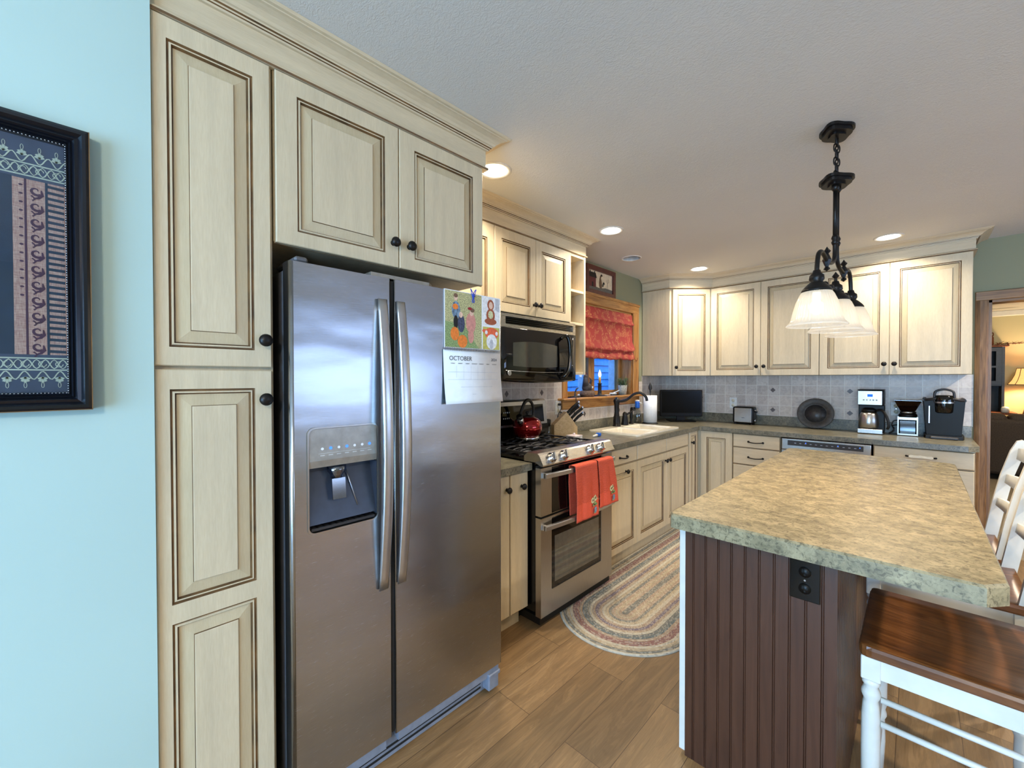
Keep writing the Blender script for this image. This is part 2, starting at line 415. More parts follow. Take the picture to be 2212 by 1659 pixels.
# towel
M = Mat('terry', (226, 88, 58), .95, 0); v = M.coord('World', (1, 1, 1))
wv = M.node('ShaderNodeTexWave', bands_direction='Z', wave_type='BANDS'); M.l.new(v, wv.inputs[0]); wv.inputs['Scale'].default_value = 48; wv.inputs['Distortion'].default_value = 2.5; wv.inputs['Detail Scale'].default_value = 3
f = M.noise(v, 300, 2); M.base(M.ramp(M.math('MULTIPLY_ADD', wv.outputs['Fac'], .5, M.math('MULTIPLY', f, .5)), [(.2, (190, 70, 46)), (.8, (226, 98, 68))])); M.bump(wv.outputs['Fac'], .6, .003); MM['terry'] = M.m
plain('terry_plain', (214, 86, 60), .95, scale=240, var=.08)
# damask for the roman shade
M = Mat('damask', (168, 62, 56), .8); v = M.coord('World', (0, 1, 1))
n = M.node('ShaderNodeTexNoise'); n.inputs['Scale'].default_value = 13; n.inputs['Detail'].default_value = 0; n.inputs['Distortion'].default_value = 2.2; M.l.new(v, n.inputs['Vector'])
s = M.math('ABSOLUTE', M.math('SINE', M.math('MULTIPLY', n.outputs['Fac'], 26)))
gate = M.ramp(M.noise(v, 15, 1), [(.47, (0, 0, 0)), (.53, (255, 255, 255))])
line = M.ramp(s, [(.0, (255, 255, 255)), (.26, (255, 255, 255)), (.40, (0, 0, 0))])
M.base(M.mix(M.mix(1.0, line, gate, 'MULTIPLY'), (170, 60, 56), (214, 158, 100))); MM['damask'] = M.m
# burlap panel for the framed textile
M = Mat('burlap', (176, 128, 120), .9); v = M.coord('World')
a = M.noise(M.coord('World', (1, 1, 9)), 70, 2); b2 = M.noise(M.coord('World', (1, 9, 1)), 70, 2)
M.base(M.ramp(M.math('MULTIPLY_ADD', a, .5, M.math('MULTIPLY', b2, .5)), [(.35, (176, 118, 108)), (.65, (228, 178, 156))])); MM['burlap'] = M.m
plain('print_navy', (38, 52, 72), .7); plain('print_purple', (84, 42, 66), .7); plain('print_cream', (206, 200, 176), .7); plain('print_slate', (74, 78, 98), .75)
plain('frame_black', (9, 13, 22), .25)
# frosted ribbed glass of the lamp shades
m = bpy.data.materials.new('shade_glass'); m.use_nodes = True; nt = m.node_tree; nt.nodes.clear()
o = nt.nodes.new('ShaderNodeOutputMaterial'); t = nt.nodes.new('ShaderNodeBsdfTranslucent'); d = nt.nodes.new('ShaderNodeBsdfDiffuse'); g = nt.nodes.new('ShaderNodeBsdfGlossy'); tr = nt.nodes.new('ShaderNodeBsdfTransparent')
t.inputs[0].default_value = (.95, .92, .84, 1); d.inputs[0].default_value = (.86, .85, .80, 1); g.inputs['Roughness'].default_value = .12
m1 = nt.nodes.new('ShaderNodeMixShader'); m1.inputs[0].default_value = .5; m2 = nt.nodes.new('ShaderNodeMixShader'); m2.inputs[0].default_value = .10; m3 = nt.nodes.new('ShaderNodeMixShader'); m3.inputs[0].default_value = .22
nt.links.new(t.outputs[0], m1.inputs[1]); nt.links.new(d.outputs[0], m1.inputs[2]); nt.links.new(m1.outputs[0], m2.inputs[1]); nt.links.new(g.outputs[0], m2.inputs[2]); nt.links.new(m2.outputs[0], m3.inputs[1]); nt.links.new(tr.outputs[0], m3.inputs[2]); nt.links.new(m3.outputs[0], o.inputs[0])
MM['shade_glass'] = m
M = Mat('fabric_shade', (226, 176, 110), .8); M.b.inputs['Emission Color'].default_value = rgb(255, 190, 110); M.b.inputs['Emission Strength'].default_value = .9; M.base(M.ramp(M.noise(M.coord('World'), 40, 2), [(.3, (220, 168, 104)), (.7, (232, 184, 120))])); MM['fabric_shade'] = M.m
# braided rug: colours by ring (UV y) and plait flecks along the ring (UV x)
M = Mat('braid', (170, 160, 140), .95); tc = M.node('ShaderNodeTexCoord'); sx = M.node('ShaderNodeSeparateXYZ'); M.l.new(tc.outputs['UV'], sx.inputs[0])
ROSE, CREAM, GREY, TEAL, TAN, PURP, SAND = (138, 104, 98), (188, 180, 162), (120, 120, 114), (106, 114, 114), (164, 144, 124), (120, 108, 118), (172, 158, 134)
seq = [CREAM, GREY, SAND, CREAM, ROSE, ROSE, TAN, TEAL, GREY, CREAM, TAN, PURP, TAN, CREAM, SAND, GREY, TAN, SAND, TAN, GREY]
rr = M.ramp(sx.outputs[1], [(i/len(seq)+.0001, c) for i, c in enumerate(seq)], 'CONSTANT')
ch = M.node('ShaderNodeTexVoronoi'); mp = M.node('ShaderNodeMapping'); mp.inputs['Scale'].default_value = (1, 60, 1); M.l.new(tc.outputs['UV'], mp.inputs[0]); M.l.new(mp.outputs[0], ch.inputs['Vector']); ch.inputs['Scale'].default_value = 1.0; ch.inputs['Randomness'].default_value = .8
sc = M.node('ShaderNodeSeparateColor'); M.l.new(ch.outputs['Color'], sc.inputs[0])
c = M.mix(M.ramp(sc.outputs[0], [(.74, (0, 0, 0)), (.78, (150, 150, 150))]), rr, (96, 94, 92)); c = M.mix(M.ramp(sc.outputs[1], [(.60, (0, 0, 0)), (.64, (160, 160, 160))]), c, (206, 198, 180))
M.base(c); M.bump(ch.outputs['Distance'], .8, .004); MM['braid'] = M.m

# ================================================================ THE ROOM
ZC = 2.53
m = MB().box(-.15, 6, -8.15, 0.16, -.1, 0); struct(m.build('floor', 'oak_floor'))
# ceiling with openings for the recessed lights
CANS = [(.605, -3.455, 1), (.575, -2.24, 1), (.335, -1.49, 0), (.64, -.68, 1), (2.04, -.605, 1), (3.9, -3.2, 1), (3.6, -.7, 1)]
circ = lambda x, y, r, n=28: [(x+r*math.cos(2*PI*i/n), y+r*math.sin(2*PI*i/n)) for i in range(n)]
m = MB(); m.plate([(-.15, -8.15), (6, -8.15), (6, .16), (-.15, .16)], [circ(x, y, .078) for x, y, _ in CANS], 'z', ZC, ZC+.03); struct(m.build('ceiling', 'ceiling_paint'))
# left wall: sink window opening
WY0, WY1, WZ0, WZ1 = -2.03, -.84, 1.262, 2.137
m = MB(); m.plate([(-4.95, 0), (0, 0), (0, ZC), (-4.95, ZC)], [[(WY0, WZ0), (WY1, WZ0), (WY1, WZ1), (WY0, WZ1)]], 'x', -.15, 0); struct(m.build('wall_left', 'sage'))
# near left wall that ends in front of the pantry
m = MB().box(.0, .80, -8.0, -4.842, 0, ZC); struct(m.build('wall_dining', 'sage_daylit'))
m = MB().box(.8002, .812, -8.0, -4.846, 0, .11, .003); struct(m.build('baseboard_left', 'oak_y'))
# back wall with the cased opening
DX0, DX1, DZ = 2.606, 3.55, 2.045
m = MB(); m.plate([(-.15, 0), (DX0, 0), (DX0, DZ), (DX1, DZ), (DX1, 0), (6, 0), (6, ZC), (-.15, ZC)], [], 'y', 0, .13); struct(m.build('wall_back', 'sage'))
m = MB(); m.plate([(-8, 0), (.16, 0), (.16, ZC), (-8, ZC)], [[(-3.4, 1.0), (-.6, 1.0), (-.6, 1.9), (-3.4, 1.9)]], 'x', 5.5, 5.65); struct(m.build('wall_right', 'sage'))
m = MB(); m.plate([(.8, 0), (1.4, 0), (1.4, 2.15), (3.8, 2.15), (3.8, 0), (5.5, 0), (5.5, ZC), (.8, ZC)], [], 'y', -8.15, -8.0); struct(m.build('wall_rear', 'sage'))
# glazed patio door and side window out of view, where the daylight comes in
m = MB()
for x in (1.4, 2.56, 3.7): m.box(x, x+.1, -8.09, -8.03, 0, 2.15)
m.box(1.4, 3.8, -8.09, -8.03, 0, .1).box(1.4, 3.8, -8.09, -8.03, 2.06, 2.15); d = struct(m.build('door_1', 'white_plastic'))
MB().box(1.5, 2.56, -8.063, -8.058, .1, 2.06).box(2.66, 3.7, -8.063, -8.058, .1, 2.06).build('glass_pane', 'glass', d)
m = MB()
for y in (-3.4, -2.03, -.66): m.box(5.56, 5.6, y, y+.06, 1.0, 1.9)
m.box(5.56, 5.6, -3.4, -.6, 1.0, 1.06).box(5.56, 5.6, -3.4, -.6, 1.84, 1.9); d = struct(m.build('window_2', 'white_plastic'))
MB().box(5.576, 5.58, -3.34, -2.03, 1.06, 1.84).box(5.576, 5.58, -1.97, -.66, 1.06, 1.84).build('glass_pane', 'glass', d)
# backsplash tiling
m = MB()
m.box(.001, .006, -.63, -.001, 1.04, 1.462, mi=0).box(.001, .006, -.70, -.631, 1.04, 1.40)
m.box(.001, .006, -2.09, -.701, 1.04, 1.165).box(.001, .006, -3.68, -2.0905, 1.04, 1.462)
for y, z in [(-2.768, 1.318), (-2.361, 1.318), (-1.128, 1.107), (-1.75, 1.107), (-.55, 1.215)]:
    k = .026; m.prism([(y-k*.8, z), (y, z-k), (y+k*.8, z), (y, z+k)], 'x', .006, .0072, mi=1)
struct(m.build('trim_1', ['tile_left', 'tile_diamond']))
m = MB(); m.box(.006, 2.53, -.006, -.001, 1.04, 1.462, mi=0)
for x, z in [(.42, 1.216), (1.141, 1.312), (1.141, 1.108), (1.762, 1.312), (1.762, 1.108)]:
    k = .024; m.prism([(x-k, z), (x, z-k), (x+k, z), (x, z+k)], 'y', -.0072, -.006, mi=1)
struct(m.build('trim_2', ['tile_back', 'tile_diamond']))
# cased opening trim
m = MB(); cw = .072
prof = [(0, 0), (0, .012), (.01, .018), (.045, .022), (.06, .018), (cw, .014), (cw, 0)]
def casing_side(x, sgn): m.prism([(x+sgn*a, -b) for a, b in prof], 'z', 0, DZ+.0)
m.mi = 0; casing_side(DX0, -1); casing_side(DX1, 1)
m.box(DX0-cw, DX1+cw, -.021, 0, DZ, DZ+cw, .004, mi=1)
m.box(DX0-.001, DX0+.018, -.001, .14, 0, DZ, mi=0).box(DX1-.018, DX1+.001, -.001, .14, 0, DZ).box(DX0, DX1, -.001, .14, DZ-.018, DZ, mi=1)
struct(m.build('trim_3', ['oak_dark_z', 'oak_dark_x']))
m = MB().box(3.63, 5.5, -.014, -.0005, 0, .11); struct(m.build('baseboard_back', 'oak_dark_x'))

# ---- sink window
m = MB()
jd = -.165
m.mi = 0
for y0, y1 in ((WY0, WY0+.02), (WY1-.02, WY1)): m.box(jd, .0, y0, y1, WZ0, WZ1, mi=1)
m.box(jd, 0, WY0, WY1, WZ1-.02, WZ1, mi=0)
# casing
for y0, y1 in ((WY0-.062, WY0+.006), (WY1-.006, WY1+.132-.02)):
    m.box(.0005, .02, y0, y1, WZ0-.0, WZ1+.10, .004, mi=1)
m.box(.0005, .021, WY0-.062, WY1+.112, WZ1-.004, WZ1+.098, .004, mi=0).box(.021, .028, WY0-.066, WY1+.116, WZ1+.075, WZ1+.1)
m.box(jd, .075, WY0-.12, WY1+.15, WZ0-.02, WZ0, .006, mi=0)
m.box(.0015, .022, WY0-.07, WY1+.12, WZ0-.10, WZ0-.02, .003)
w = struct(m.build('window_1', ['oak_y', 'oak_z']))
def sash(y0, y1):
    s = MB(); fw = .05
    s.box(-.16, -.125, y0, y0+fw, WZ0, WZ1-.02, .003, mi=0).box(-.16, -.125, y1-fw, y1, WZ0, WZ1-.02, .003)
    s.box(-.16, -.125, y0+fw, y1-fw, WZ0, WZ0+.05, mi=1).box(-.16, -.125, y0+fw, y1-fw, WZ1-.07, WZ1-.02)
    o = s.build('sash', ['oak_z', 'oak_y'], w); return o
for y0, y1 in ((WY0+.02, -1.437), (-1.433, WY1-.02)):
    o = sash(y0, y1)
    MB().box(-.147, -.143, y0+.05, y1-.05, WZ0+.05, WZ1-.07).build('glass_pane', 'glass', o)
    k = MB(); k.box(-.24, -.166, y1-.07, y1-.02, WZ0, WZ1-.02, mi=0).box(-.24, -.166, y0+.0, y0+.04, WZ0, WZ1-.02); k.build('exterior_frame', 'vinyl_daylit', o)
    c = MB(); yc = y0+.36; c.box(-.118, -.07, yc-.05, yc+.04, WZ0, WZ0+.022, .008)
    c.tube(bez([(-.09, yc, WZ0+.02), (-.075, yc+.03, WZ0+.03), (-.06, yc+.08, WZ0+.052), (-.055, yc+.13, WZ0+.09)], 5), .007, 8)
    tag(c.build('crank_handle', 'white_plastic', o))
# neighbouring house wall outside
m = MB(); z = -.2
while z < 3.2:
    m.prism([(-1.95, z), (-1.92, z), (-1.945, z+.125), (-1.95, z+.125)], 'y', -6, 3, mi=0)
    z += .125
hw = thing('neighbouring_house', 'blue shingled house wall seen outside the sink window', 'building')
random.seed(3)
for i in range(46):
    y = -3+random.random()*3.2; k = int(random.random()*14)+8; zz = -.2+k*.125
    m.prism([(y, zz+.004), (y+.01, zz+.004), (y+.06, zz+.12), (y+.05, zz+.12)], 'x', -1.935, -1.918, mi=1)
m.build('siding', ['siding', 'siding_dark'], hw)
anchor(hw, (-1.95, -1, -.2))
m = MB().box(-4, -.15, -7, 4, -.3, -.25); struct(m.build('trim_9', 'lawn'))

# ================================================================ CABINETRY
Z3 = Vector((0, 0, 1))
def frameM(P, U, N):
    U, N = Vector(U), Vector(N); M4 = Matrix((U, Z3, N)).transposed().to_4x4(); M4.translation = Vector(P); return M4
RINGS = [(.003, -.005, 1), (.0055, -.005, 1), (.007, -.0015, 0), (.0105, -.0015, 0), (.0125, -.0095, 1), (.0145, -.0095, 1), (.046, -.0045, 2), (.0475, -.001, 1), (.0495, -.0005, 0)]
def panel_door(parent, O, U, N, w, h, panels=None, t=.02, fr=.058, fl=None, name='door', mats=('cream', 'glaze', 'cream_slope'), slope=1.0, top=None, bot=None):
    fl = fr if fl is None else fl; top = top or fr; bot = bot or fr
    b = MB(); M4 = frameM(O, U, N); P = lambda u, v, n: b.v(M4 @ Vector((u, v, n)))
    pv = panels or [(bot, h-top)]; e = .0025
    b.mi = 0
    def quad(u0, u1, v0, v1, n=t): b.f((P(u0, v0, n), P(u1, v0, n), P(u1, v1, n), P(u0, v1, n)))
    quad(e, fl, e, h-e); quad(w-fr, w-e, e, h-e)
    vs = [e]+[x for p in pv for x in p]+[h-e]
    for a, c in zip(vs[::2], vs[1::2]): quad(fl, w-fr, a, c)
    for (a, c, d2, g) in ((0, e, 1, 1),):
        L0 = [P(0, 0, 0), P(w, 0, 0), P(w, h, 0), P(0, h, 0)]; L1 = [P(0, 0, t-e), P(w, 0, t-e), P(w, h, t-e), P(0, h, t-e)]; L2 = [P(e, e, t), P(w-e, e, t), P(w-e, h-e, t), P(e, h-e, t)]
        for A, B, mi in ((L0, L1, 0), (L1, L2, 0)):
            b.mi = mi
            for i in range(4): b.f((A[i], A[(i+1) % 4], B[(i+1) % 4], B[i]))
    for v0, v1 in pv:
        u0, u1 = fl, w-fr; prev = [P(u0, v0, t), P(u1, v0, t), P(u1, v1, t), P(u0, v1, t)]
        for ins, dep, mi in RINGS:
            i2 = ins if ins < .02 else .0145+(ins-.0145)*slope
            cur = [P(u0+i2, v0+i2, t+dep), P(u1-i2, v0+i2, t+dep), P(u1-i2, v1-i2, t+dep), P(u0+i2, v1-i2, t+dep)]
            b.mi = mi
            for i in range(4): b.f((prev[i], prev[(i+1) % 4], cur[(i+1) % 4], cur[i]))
            prev = cur
        b.mi = 0; b.f(prev)
    return b.build(name, list(mats), parent)
def slab(parent, O, U, N, w, h, t=.02, name='drawer', mats=('cream_h', 'glaze')):
    b = MB(); M4 = frameM(O, U, N); P = lambda u, v, n: b.v(M4 @ Vector((u, v, n)))
    pr = None
    for ins, d, mi in [(0, 0, 0), (0, t-.006, 0), (.0025, t-.005, 1), (.004, t-.002, 0), (.008, t, 0)]:
        cur = [P(ins, ins, d), P(w-ins, ins, d), P(w-ins, h-ins, d), P(ins, h-ins, d)]
        if pr:
            b.mi = mi
            for i in range(4): b.f((pr[i], pr[(i+1) % 4], cur[(i+1) % 4], cur[i]))
        pr = cur
    b.mi = 0; b.f(pr); return b.build(name, list(mats), parent)
def knob(parent, P, U, N, s=1.0):
    b = MB(); M4 = frameM(P, U, N)
    b.lathe([(.010*s, 0), (.0065*s, .003*s), (.006*s, .012*s), (.011*s, .015*s), (.0175*s, .020*s), (.018*s, .024*s), (.014*s, .030*s), (.006*s, .033*s), (1e-5, .0335*s)], (0, 0, 0), 'z', 18, M=M4)
    return b.build('knob', 'bronze', parent)
def pull(parent, P, U, N, L=.105):
    M4 = frameM(P, U, N); k = L/2; b = MB()
    pts = bez([(-k, 0, .004), (-k*.92, 0, .018), (-k*.5, -.003, .027), (0, -.005, .030), (k*.5, -.003, .027), (k*.92, 0, .018), (k, 0, .004)], 5)
    b.tube([M4 @ p for p in pts], [.007 if i < 4 or i > len(pts)-5 else .0048 for i in range(len(pts))], 8)
    for sx in (-k, k): b.lathe([(.010, 0), (.010, .003), (.007, .006), (1e-5, .007)], (sx, 0, 0), 'z', 14, M=M4)
    return b.build('pull', 'bronze', parent)
LU, LN = (0, 1, 0), (1, 0, 0)         # cabinets on the left wall look along +X
BU, BN = (1, 0, 0), (0, -1, 0)        # cabinets on the back wall look along -Y
def bodybox(parent, x0, x1, y0, y1, z0, z1, mats='cream', name='cabinet_body'):
    return MB().box(x0, x1, y0, y1, z0, z1).build(name, mats, parent)
ZT, ZB = 2.385, 1.463
# pantry
c = thing('pantry_cabinet', 'tall glazed cream pantry cabinet beside the refrigerator, with two doors', 'cabinet')
bodybox(c, .003, .769, -4.8415, -4.557, .10, 2.40); bodybox(c, .003, .70, -4.8415, -4.557, 0, .0995, name='toe_kick')
d = panel_door(c, (.77, -4.8413, 1.468), LU, LN, .2753, ZT-1.468, fr=.046, fl=.0313, top=.056, bot=.05); knob(d, (.79, -4.588, 1.548), LU, LN, 1.05)
d = panel_door(c, (.77, -4.8413, .115), LU, LN, .2753, 1.458-.115, panels=[(.06, .66), (.712, 1.29)], fr=.046, fl=.0313, top=.05, bot=.06); knob(d, (.79, -4.588, 1.371), LU, LN, 1.05)
anchor(c, (.386, -4.70, 0))
# above the refrigerator
c = thing('wall_cabinet', 'deep two-door cream wall cabinet directly above the refrigerator', 'cabinet')
bodybox(c, .003, .769, -4.553, -3.69, 1.862, 2.40)
d = panel_door(c, (.77, -4.551, 1.856), LU, LN, .423, ZT-1.856, fr=.056, fl=.062, bot=.046); knob(d, (.79, -4.152, 1.944), LU, LN, 1.05)
d = panel_door(c, (.77, -4.124, 1.856), LU, LN, .423, ZT-1.856, fr=.058, bot=.046, fl=.066); knob(d, (.79, -4.083, 1.944), LU, LN, 1.05)
MB().box(.768, .7695, -4.5525, -3.6905, 1.855, 1.8615).build('edge_band', 'glaze', c)
anchor(c, (.386, -4.12, 1.862))
# left wall uppers
c = thing('wall_cabinet', 'cream wall cabinet squeezed between the refrigerator cabinet and the microwave', 'cabinet')
bodybox(c, .003, .308, -3.685, -3.197, ZB+.004, 2.40)
d = panel_door(c, (.309, -3.66, ZB), LU, LN, .464, ZT-ZB, top=.09); knob(d, (.329, -3.64, 1.55), LU, LN)
anchor(c, (.16, -3.44, ZB))
c = thing('wall_cabinet', 'small two-door cream wall cabinet above the black microwave', 'cabinet')
bodybox(c, .003, .308, -3.193, -2.414, 1.862, 2.40)
for y, ky in ((-3.191, -2.826), (-2.800, -2.775)):
    d = panel_door(c, (.309, y, 1.858), LU, LN, .387, ZT-1.858, top=.065); knob(d, (.329, ky if ky < -2.8 else -2.772, 1.935), LU, LN)
anchor(c, (.16, -2.80, 1.862))
# open end shelves
c = thing('shelf_cabinet', 'narrow open cream shelf cabinet between the microwave and the sink window', 'shelf')
m = MB(); ya, yb = -2.412, -2.205
m.box(.003, .325, ya, ya+.016, ZB, 2.387).box(.003, .010, ya+.016, yb-.016, ZB, 2.387)
m.box(.003, .328, yb-.020, yb, ZB, 2.387, .002)
m.build('carcass', 'cream', c)
for z in (ZB, 1.845, 2.096): MB().box(.0105, .322, ya+.0165, yb-.0205, z, z+.02, .002).build('shelf_board', 'cream_h', c)
MB().box(.0105, .322, ya+.0165, yb-.0205, 2.367, 2.387).build('shelf_board', 'cream_h', c)
anchor(c, (.16, -2.30, ZB))
# back wall uppers
for xs, lab in (((.636, 1.103), 'first two-door cream wall cabinet on the back wall, nearest the corner cabinet'), ((1.573, 2.042), 'two-door cream wall cabinet on the back wall beside the doorway')):
    c = thing('wall_cabinet', lab, 'cabinet'); x0 = xs[0]; x1 = {.636: 1.569, 1.573: 2.502}[x0]
    bodybox(c, x0, x1, -.308, -.007, ZB+.004, 2.40)
    wl = xs[1]-x0-.003
    d = panel_door(c, (x0, -.309, ZB), BU, BN, wl, ZT-ZB, top=.06); knob(d, (x0+wl-.030, -.329, 1.552), BU, BN)
    d = panel_door(c, (xs[1], -.309, ZB), BU, BN, x1-xs[1]-.002, ZT-ZB, top=.06); knob(d, (xs[1]+.030, -.329, 1.552), BU, BN)
    anchor(c, ((x0+x1)/2, -.16, ZB))
# diagonal corner upper
c = thing('corner_wall_cabinet', 'cream corner wall cabinet with a single angled door above the television', 'cabinet')
A, B = Vector((.322, -.624, 0)), Vector((.633, -.329, 0)); du = (B-A).normalized(); dn = Vector((du.y, -du.x, 0))
a2, b2 = A-dn*.021, B-dn*.021
MB().prism([(.007, -.007), (.007, -.624), (A.x-.006, -.624), (a2.x, a2.y+.0), (b2.x, b2.y), (.634, -.308), (.634, -.007)], 'z', ZB+.002, 2.40).build('cabinet_body', 'cream', c)
O = a2+du*.030+dn*.001; O.z = ZB
d = panel_door(c, O, du, dn, (B-A).length-.034, ZT-ZB, fr=.05, top=.055); P = O+du*.030+dn*.02; P.z = 1.552; knob(d, P, du, dn)
anchor(c, (.25, -.25, ZB))

# crown runs: frieze board and crown, swept with mitres
FR = [(.0, 2.388), (.020, 2.388), (.022, 2.394), (.020, 2.400), (.012, 2.404), (.012, 2.484), (0, 2.484)]
CR = [(.012, 2.474), (.021, 2.474), (.022, 2.480), (.026, 2.4815), (.027, 2.486), (.033, 2.488), (.034, 2.4925), (.040, 2.494), (.046, 2.502), (.058, 2.511), (.074, 2.517), (.082, 2.5185), (.083, 2.5215), (.092, 2.523), (.098, 2.5295), (.012, 2.5295)]
CRG = {2, 4}
def sweep(b, path, prof, glaze=()):
    n = len(path); rings = []
    for i, p in enumerate(path):
        p = Vector(p)
        def nrm(a, c): t = (Vector(c)-Vector(a)).normalized(); return Vector((t.y, -t.x))
        if i == 0: o = nrm(path[0], path[1])
        elif i == n-1: o = nrm(path[-2], path[-1])
        else:
            a, c = nrm(path[i-1], path[i]), nrm(path[i], path[i+1]); o = (a+c); o = o/(o.length_squared/2) if o.length_squared > 1e-6 else a
        rings.append([b.v((p.x+o.x*q[0], p.y+o.y*q[0], q[1])) for q in prof])
    k = len(prof)
    for i in range(n-1):
        for j in range(k):
            b.mi = 1 if j in glaze else 0
            b.f((rings[i][j], rings[i+1][j], rings[i+1][(j+1) % k], rings[i][(j+1) % k]))
    b.mi = 0; b.f(rings[0]); b.f(list(reversed(rings[-1])))
def crown(label, path, at):
    t = thing('crown_molding', label, 'molding')
    b = MB(); sweep(b, path, FR, {1, 3}); b.build('frieze_board', ['cream_h', 'glaze'], t)
    b = MB(); sweep(b, path, CR, CRG); b.build('crown', ['cream_h', 'glaze'], t); anchor(t, at)
crown('cream crown molding along the top of the pantry and refrigerator cabinets', [(.771, -4.8413), (.771, -3.688), (.42, -3.688)], (.78, -4.2, 2.39))
crown('cream crown molding above the microwave cabinets and open shelf', [(.31, -3.57), (.31, -2.204), (.003, -2.204)], (.32, -2.9, 2.39))
a3, b3 = A-dn*.02, B-dn*.02
crown('cream crown molding above the corner and back wall cabinets', [(.008, -.624), (A.x-.008, -.624), (B.x+.008, -.309), (2.502, -.309), (2.502, -.008)], (1.4, -.3, 2.39))

# ---- base cabinets
def base(label, x0, x1, y0, y1, at, kick=None):
    c = thing('base_cabinet', label, 'cabinet')
    return c
c = base('narrow cream base cabinet between the refrigerator and the range', 0, 0, 0, 0, 0)
bodybox(c, .003, .594, -3.625, -3.197, .115, .910); bodybox(c, .003, .535, -3.625, -3.197, 0, .1148, name='toe_kick')
for y0, y1, ky in ((-3.622, -3.349, -3.374), (-3.345, -3.199, -3.256)):
    d = slab(c, (.595, y0, .12), LU, LN, y1-y0, .785, name='door', mats=('cream', 'glaze')); knob(d, (.615, ky, .826), LU, LN)
anchor(c, (.3, -3.41, 0))
c = base('cream base cabinet with one drawer just right of the range', 0, 0, 0, 0, 0)
bodybox(c, .003, .594, -2.425, -1.902, .115, .905); bodybox(c, .003, .545, -2.425, -1.902, 0, .1148, name='toe_kick')
d = slab(c, (.595, -2.423, .782), LU, LN, .519, .122); pull(d, (.615, -2.125, .836), LU, LN)
d = panel_door(c, (.595, -2.423, .12), LU, LN, .519, .652, fr=.055); knob(d, (.615, -2.085, .722), LU, LN)
anchor(c, (.3, -2.16, 0))
c = base('wide two-door cream sink base cabinet under the white sink', 0, 0, 0, 0, 0)
m = MB(); m.box(.003, .594, -1.899, -1.88, .115, .905).box(.003, .594, -.862, -.843, .115, .905).box(.003, .594, -1.88, -.862, .115, .135).box(.575, .594, -1.88, -.862, .135, .905); m.build('cabinet_body', 'cream', c)
bodybox(c, .003, .545, -1.899, -.843, 0, .1148, name='toe_kick')
for y0, ky in ((-1.898, -1.39), (-1.361, -1.325)):
    slab(c, (.595, y0, .782), LU, LN, .534 if y0 < -1.5 else .49, .122, name='false_drawer_front')
    d = panel_door(c, (.595, y0, .12), LU, LN, .534 if y0 < -1.5 else .49, .652, fr=.055); knob(d, (.615, ky, .705), LU, LN)
anchor(c, (.3, -1.37, 0))
c = base('cream corner base cabinet whose two narrow doors meet in the inside corner', 0, 0, 0, 0, 0)
MB().prism([(.003, -.84), (.594, -.84), (.594, -.594), (.934, -.594), (.934, -.003), (.003, -.003)], 'z', .115, .910).build('cabinet_body', 'cream', c)
MB().prism([(.003, -.84), (.545, -.84), (.545, -.545), (.934, -.545), (.934, -.003), (.003, -.003)], 'z', 0, .1148).build('toe_kick', 'cream', c)
d = panel_door(c, (.595, -.838, .12), LU, LN, .205, .785, fr=.038, slope=.55); knob(d, (.615, -.79, .80), LU, LN)
panel_door(c, (.637, -.595, .12), BU, BN, .296, .785, fr=.06, slope=.8)
anchor(c, (.4, -.4, 0))
c = base('cream base cabinet with a stack of drawers left of the dishwasher', 0, 0, 0, 0, 0)
bodybox(c, .938, 1.332, -.594, -.003, .115, .910); bodybox(c, .938, 1.332, -.545, -.003, 0, .1148, name='toe_kick')
for z0, z1 in ((.779, .904), (.617, .774), (.455, .612), (.12, .45)):
    d = slab(c, (.940, -.595, z0), BU, BN, .39, z1-z0); pull(d, (1.135, -.615, (z0+z1)/2-.006), BU, BN, .12)
anchor(c, (1.13, -.3, 0))
c = base('cream base cabinet at the end of the back run beside the doorway', 0, 0, 0, 0, 0)
bodybox(c, 1.962, 2.506, -.594, -.003, .115, .910); bodybox(c, 1.962, 2.506, -.545, -.003, 0, .1148, name='toe_kick')
def fancy(parent, x, z):
    b = MB(); pts = [(x-.075, z), (x-.055, z+.012), (x-.02, z+.010), (x, z+.013), (x+.03, z+.009), (x+.055, z+.011), (x+.075, z)]
    low = [(x+.055, z-.010), (x+.02, z-.007), (x-.02, z-.008), (x-.055, z-.009)]
    b.prism(pts+low, 'y', -.640, -.628, mi=0)
    for s in (-1, 1): b.tube([(x+s*.080, -.615, z), (x+s*.080, -.635, z), (x+s*.066, -.636, z)], .006, 8, mi=1)
    b.build('pull', ['ivory', 'bronze'], parent)
d = slab(c, (1.964, -.595, .779), BU, BN, .54, .125); fancy(d, 2.232, .845)
for z0, z1 in ((.45, .774), (.12, .446)):
    d = slab(c, (1.964, -.595, z0), BU, BN, .54, z1-z0); fancy(d, 2.232, (z0+z1)/2+.03)
anchor(c, (2.23, -.3, 0))

